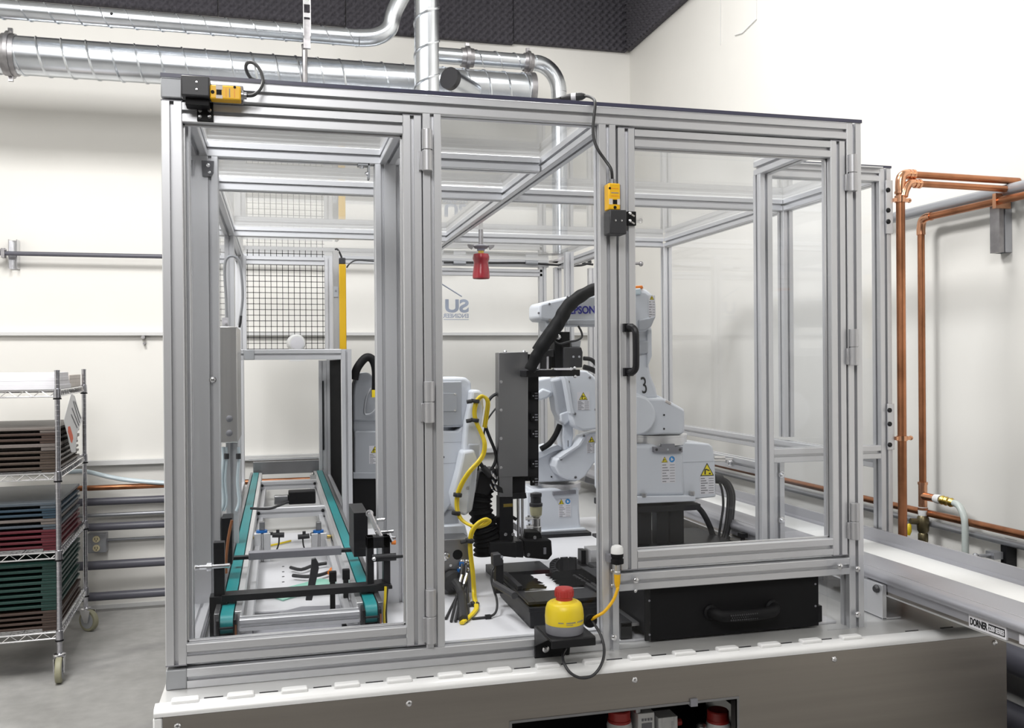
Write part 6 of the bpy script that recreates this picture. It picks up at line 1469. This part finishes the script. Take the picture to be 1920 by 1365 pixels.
# trays and boxes: each one a thing
TX0, TX1 = CLx + .03, CR - .005
def ledge(z, h, x0, x1, y0, y1, name, label, m, lip=True, group=None, mside=None):
    t = thing(name, label, 'tray' if 'tray' in name else 'box', ((x0 + x1) / 2, (y0 + y1) / 2, z), group)
    if lip:
        b = MB().box(x0 + .012, x1 - .012, y0 + .06, y1 - .012, z, z + h * .50).box(x1 - .075, x1 - .003, y0 + .003, y0 + .06, z, z + h * .52).box(x0 + .003, x0 + .075, y0 + .003, y0 + .06, z, z + h * .52).box(x0, x1, y0, y1, z + h * .52, z + h * .96)
        b.build('body', m, parent=t, bevel=.001)
        k = MB()
        for i in range(16):
            y = y0 + .03 + i * (y1 - y0 - .06) / 15
            k.box(x1 - .0125, x1 - .008, y, y + .008, z + .0005, z + h * .51)
        k.build('rib', m, parent=t, kind='stuff')
    else:
        MB().box(x0, x1, y0, y1, z, z + h).build('body', m, parent=t, bevel=.001)
        MB().box(x0 + .004, x1 - .004, y0 + .003, y1 - .003, z + h * .995, z + h + .0008).build('lid', m, parent=t)
    return t
ordn = ['lowest', 'second up', 'third up', 'fourth up', 'fifth up', 'sixth up', 'seventh up', 'eighth up', 'ninth up']
def stack(zs, items, where, x0=TX0, x1=TX1, y0=CF + .02, y1=CBk - .16, lip=True, name='tray'):
    """items: list of (material key, colour word, pixel height) from the bottom up"""
    z = zs + .004; cnt = {}
    tot = {}
    for k, w, h in items: tot[w] = tot.get(w, 0) + 1
    for k, w, h in items:
        i = cnt.get(w, 0); cnt[w] = i + 1
        pos = 'the only one' if tot[w] == 1 else ('topmost' if i == tot[w] - 1 else ordn[i]) + ' of ' + str(tot[w])
        hh = h * 4.62 / FPX
        j = random.uniform(-.006, .006)
        ledge(z, hh, x0 + j, x1 + j, y0 + random.uniform(0, .01), y1 + random.uniform(-.03, .03), name, w + ' ' + ('plastic tray' if lip else 'flat cardboard box') + ' ' + where + ', ' + pos, M_tray[k] if lip else k, lip=lip, group=w + ' trays ' + where if lip else 'flat boxes on the top shelf')
        z += hh + .0004
random.seed(11)
stack(shelves[3], [('mocha', 'dark brown', 9.0)] * 4 + [('green', 'dark green', 10.6)] * 8 , 'on the lowest cart shelf')
stack(shelves[2], [('red', 'wine red', 9.5)] * 4 + [('slate', 'slate blue', 9)] + [('taupe', 'grey', 11)] + [('blue', 'dark blue', 9)] * 2 + [('slate', 'pale slate', 11)], 'on the third cart shelf')
stack(shelves[1], [('brown', 'brown', 9.6)] * 4 + [('taupe', 'taupe', 13)] + [('mocha', 'deep brown', 9.5)] * 2 + [('taupe', 'greyish brown', 9)], 'on the second cart shelf')
stack(shelves[0], [(M_card, 'white', 7.5)] * 4, 'on the top cart shelf', lip=False, name='flat_box', y1=CF + .42)
z = shelves[0] + .004
for i in range(3):
    ledge(z + i * .022, .0215, TX0, TX1 - .004, CF + .44, CBk - .06, 'flat_box', 'buff cardboard box at the back of the top cart shelf, ' + ordn[i] + ' of three', M_cardb, lip=False, group='buff boxes on the top shelf')
# hanging paper tag
pxs = [(143, 740), (152, 741), (166, 780), (168, 788), (155, 812), (150, 846), (140, 847), (130, 815), (121, 788)]
YPp = CF + .40
X_P = CR + .022
pp = [(p.y, p.z) for p in (at(x, y, X=X_P) for x, y in ((139, 738), (148, 742), (161, 775), (168, 786), (154, 812), (150, 848), (139, 848), (129, 815), (120, 789)))]
pt = MB().prism(pp, 'X', X_P, X_P + .0008).build('paper_sign', M_paper, label='crumpled white paper sign with an orange patch hanging on the cart side', cat='sign')
op = [(p.y, p.z) for p in (at(x, y, X=X_P + .001) for x, y in ((131, 800), (136, 799), (143, 816), (144, 822), (141, 831), (138, 828), (131, 810)))]
MB().prism(op, 'X', X_P + .0008, X_P + .0014).build('orange_patch', M_or_ink, parent=pt)
m = MB()
for x0, y0, x1, y1 in ((144, 752, 160, 792), (141, 765, 158, 797), (139, 777, 154, 802), (148, 752, 163, 784)):
    a, b = at(x0, y0, X=X_P + .001), at(x1, y1, X=X_P + .001); m.tube([(X_P + .001, a.y, a.z), (X_P + .001, b.y, b.z)], .0035, n=4)
m.build('print_line', M_inkg, parent=pt)
MB().tube([(X_P, pp[0][0], pp[0][1] - .004), (X_P - .01, pp[0][0], pp[0][1] + .01), (CR, pp[0][0], shelves[0] - .026)], .0015, n=5, sm=2).build('hook', M_bolt, parent=pt)

# the whole cart stands turned a few degrees, about its near right post
Pv = Vector((CR, CF, 0)); turn = Matrix.Translation(Pv) @ Matrix.Rotation(math.radians(3.2), 4, 'Z') @ Matrix.Translation(-Pv)
for o in set(bpy.data.objects) - before_cart:
    if o.parent is None: o.matrix_basis = turn @ o.matrix_basis
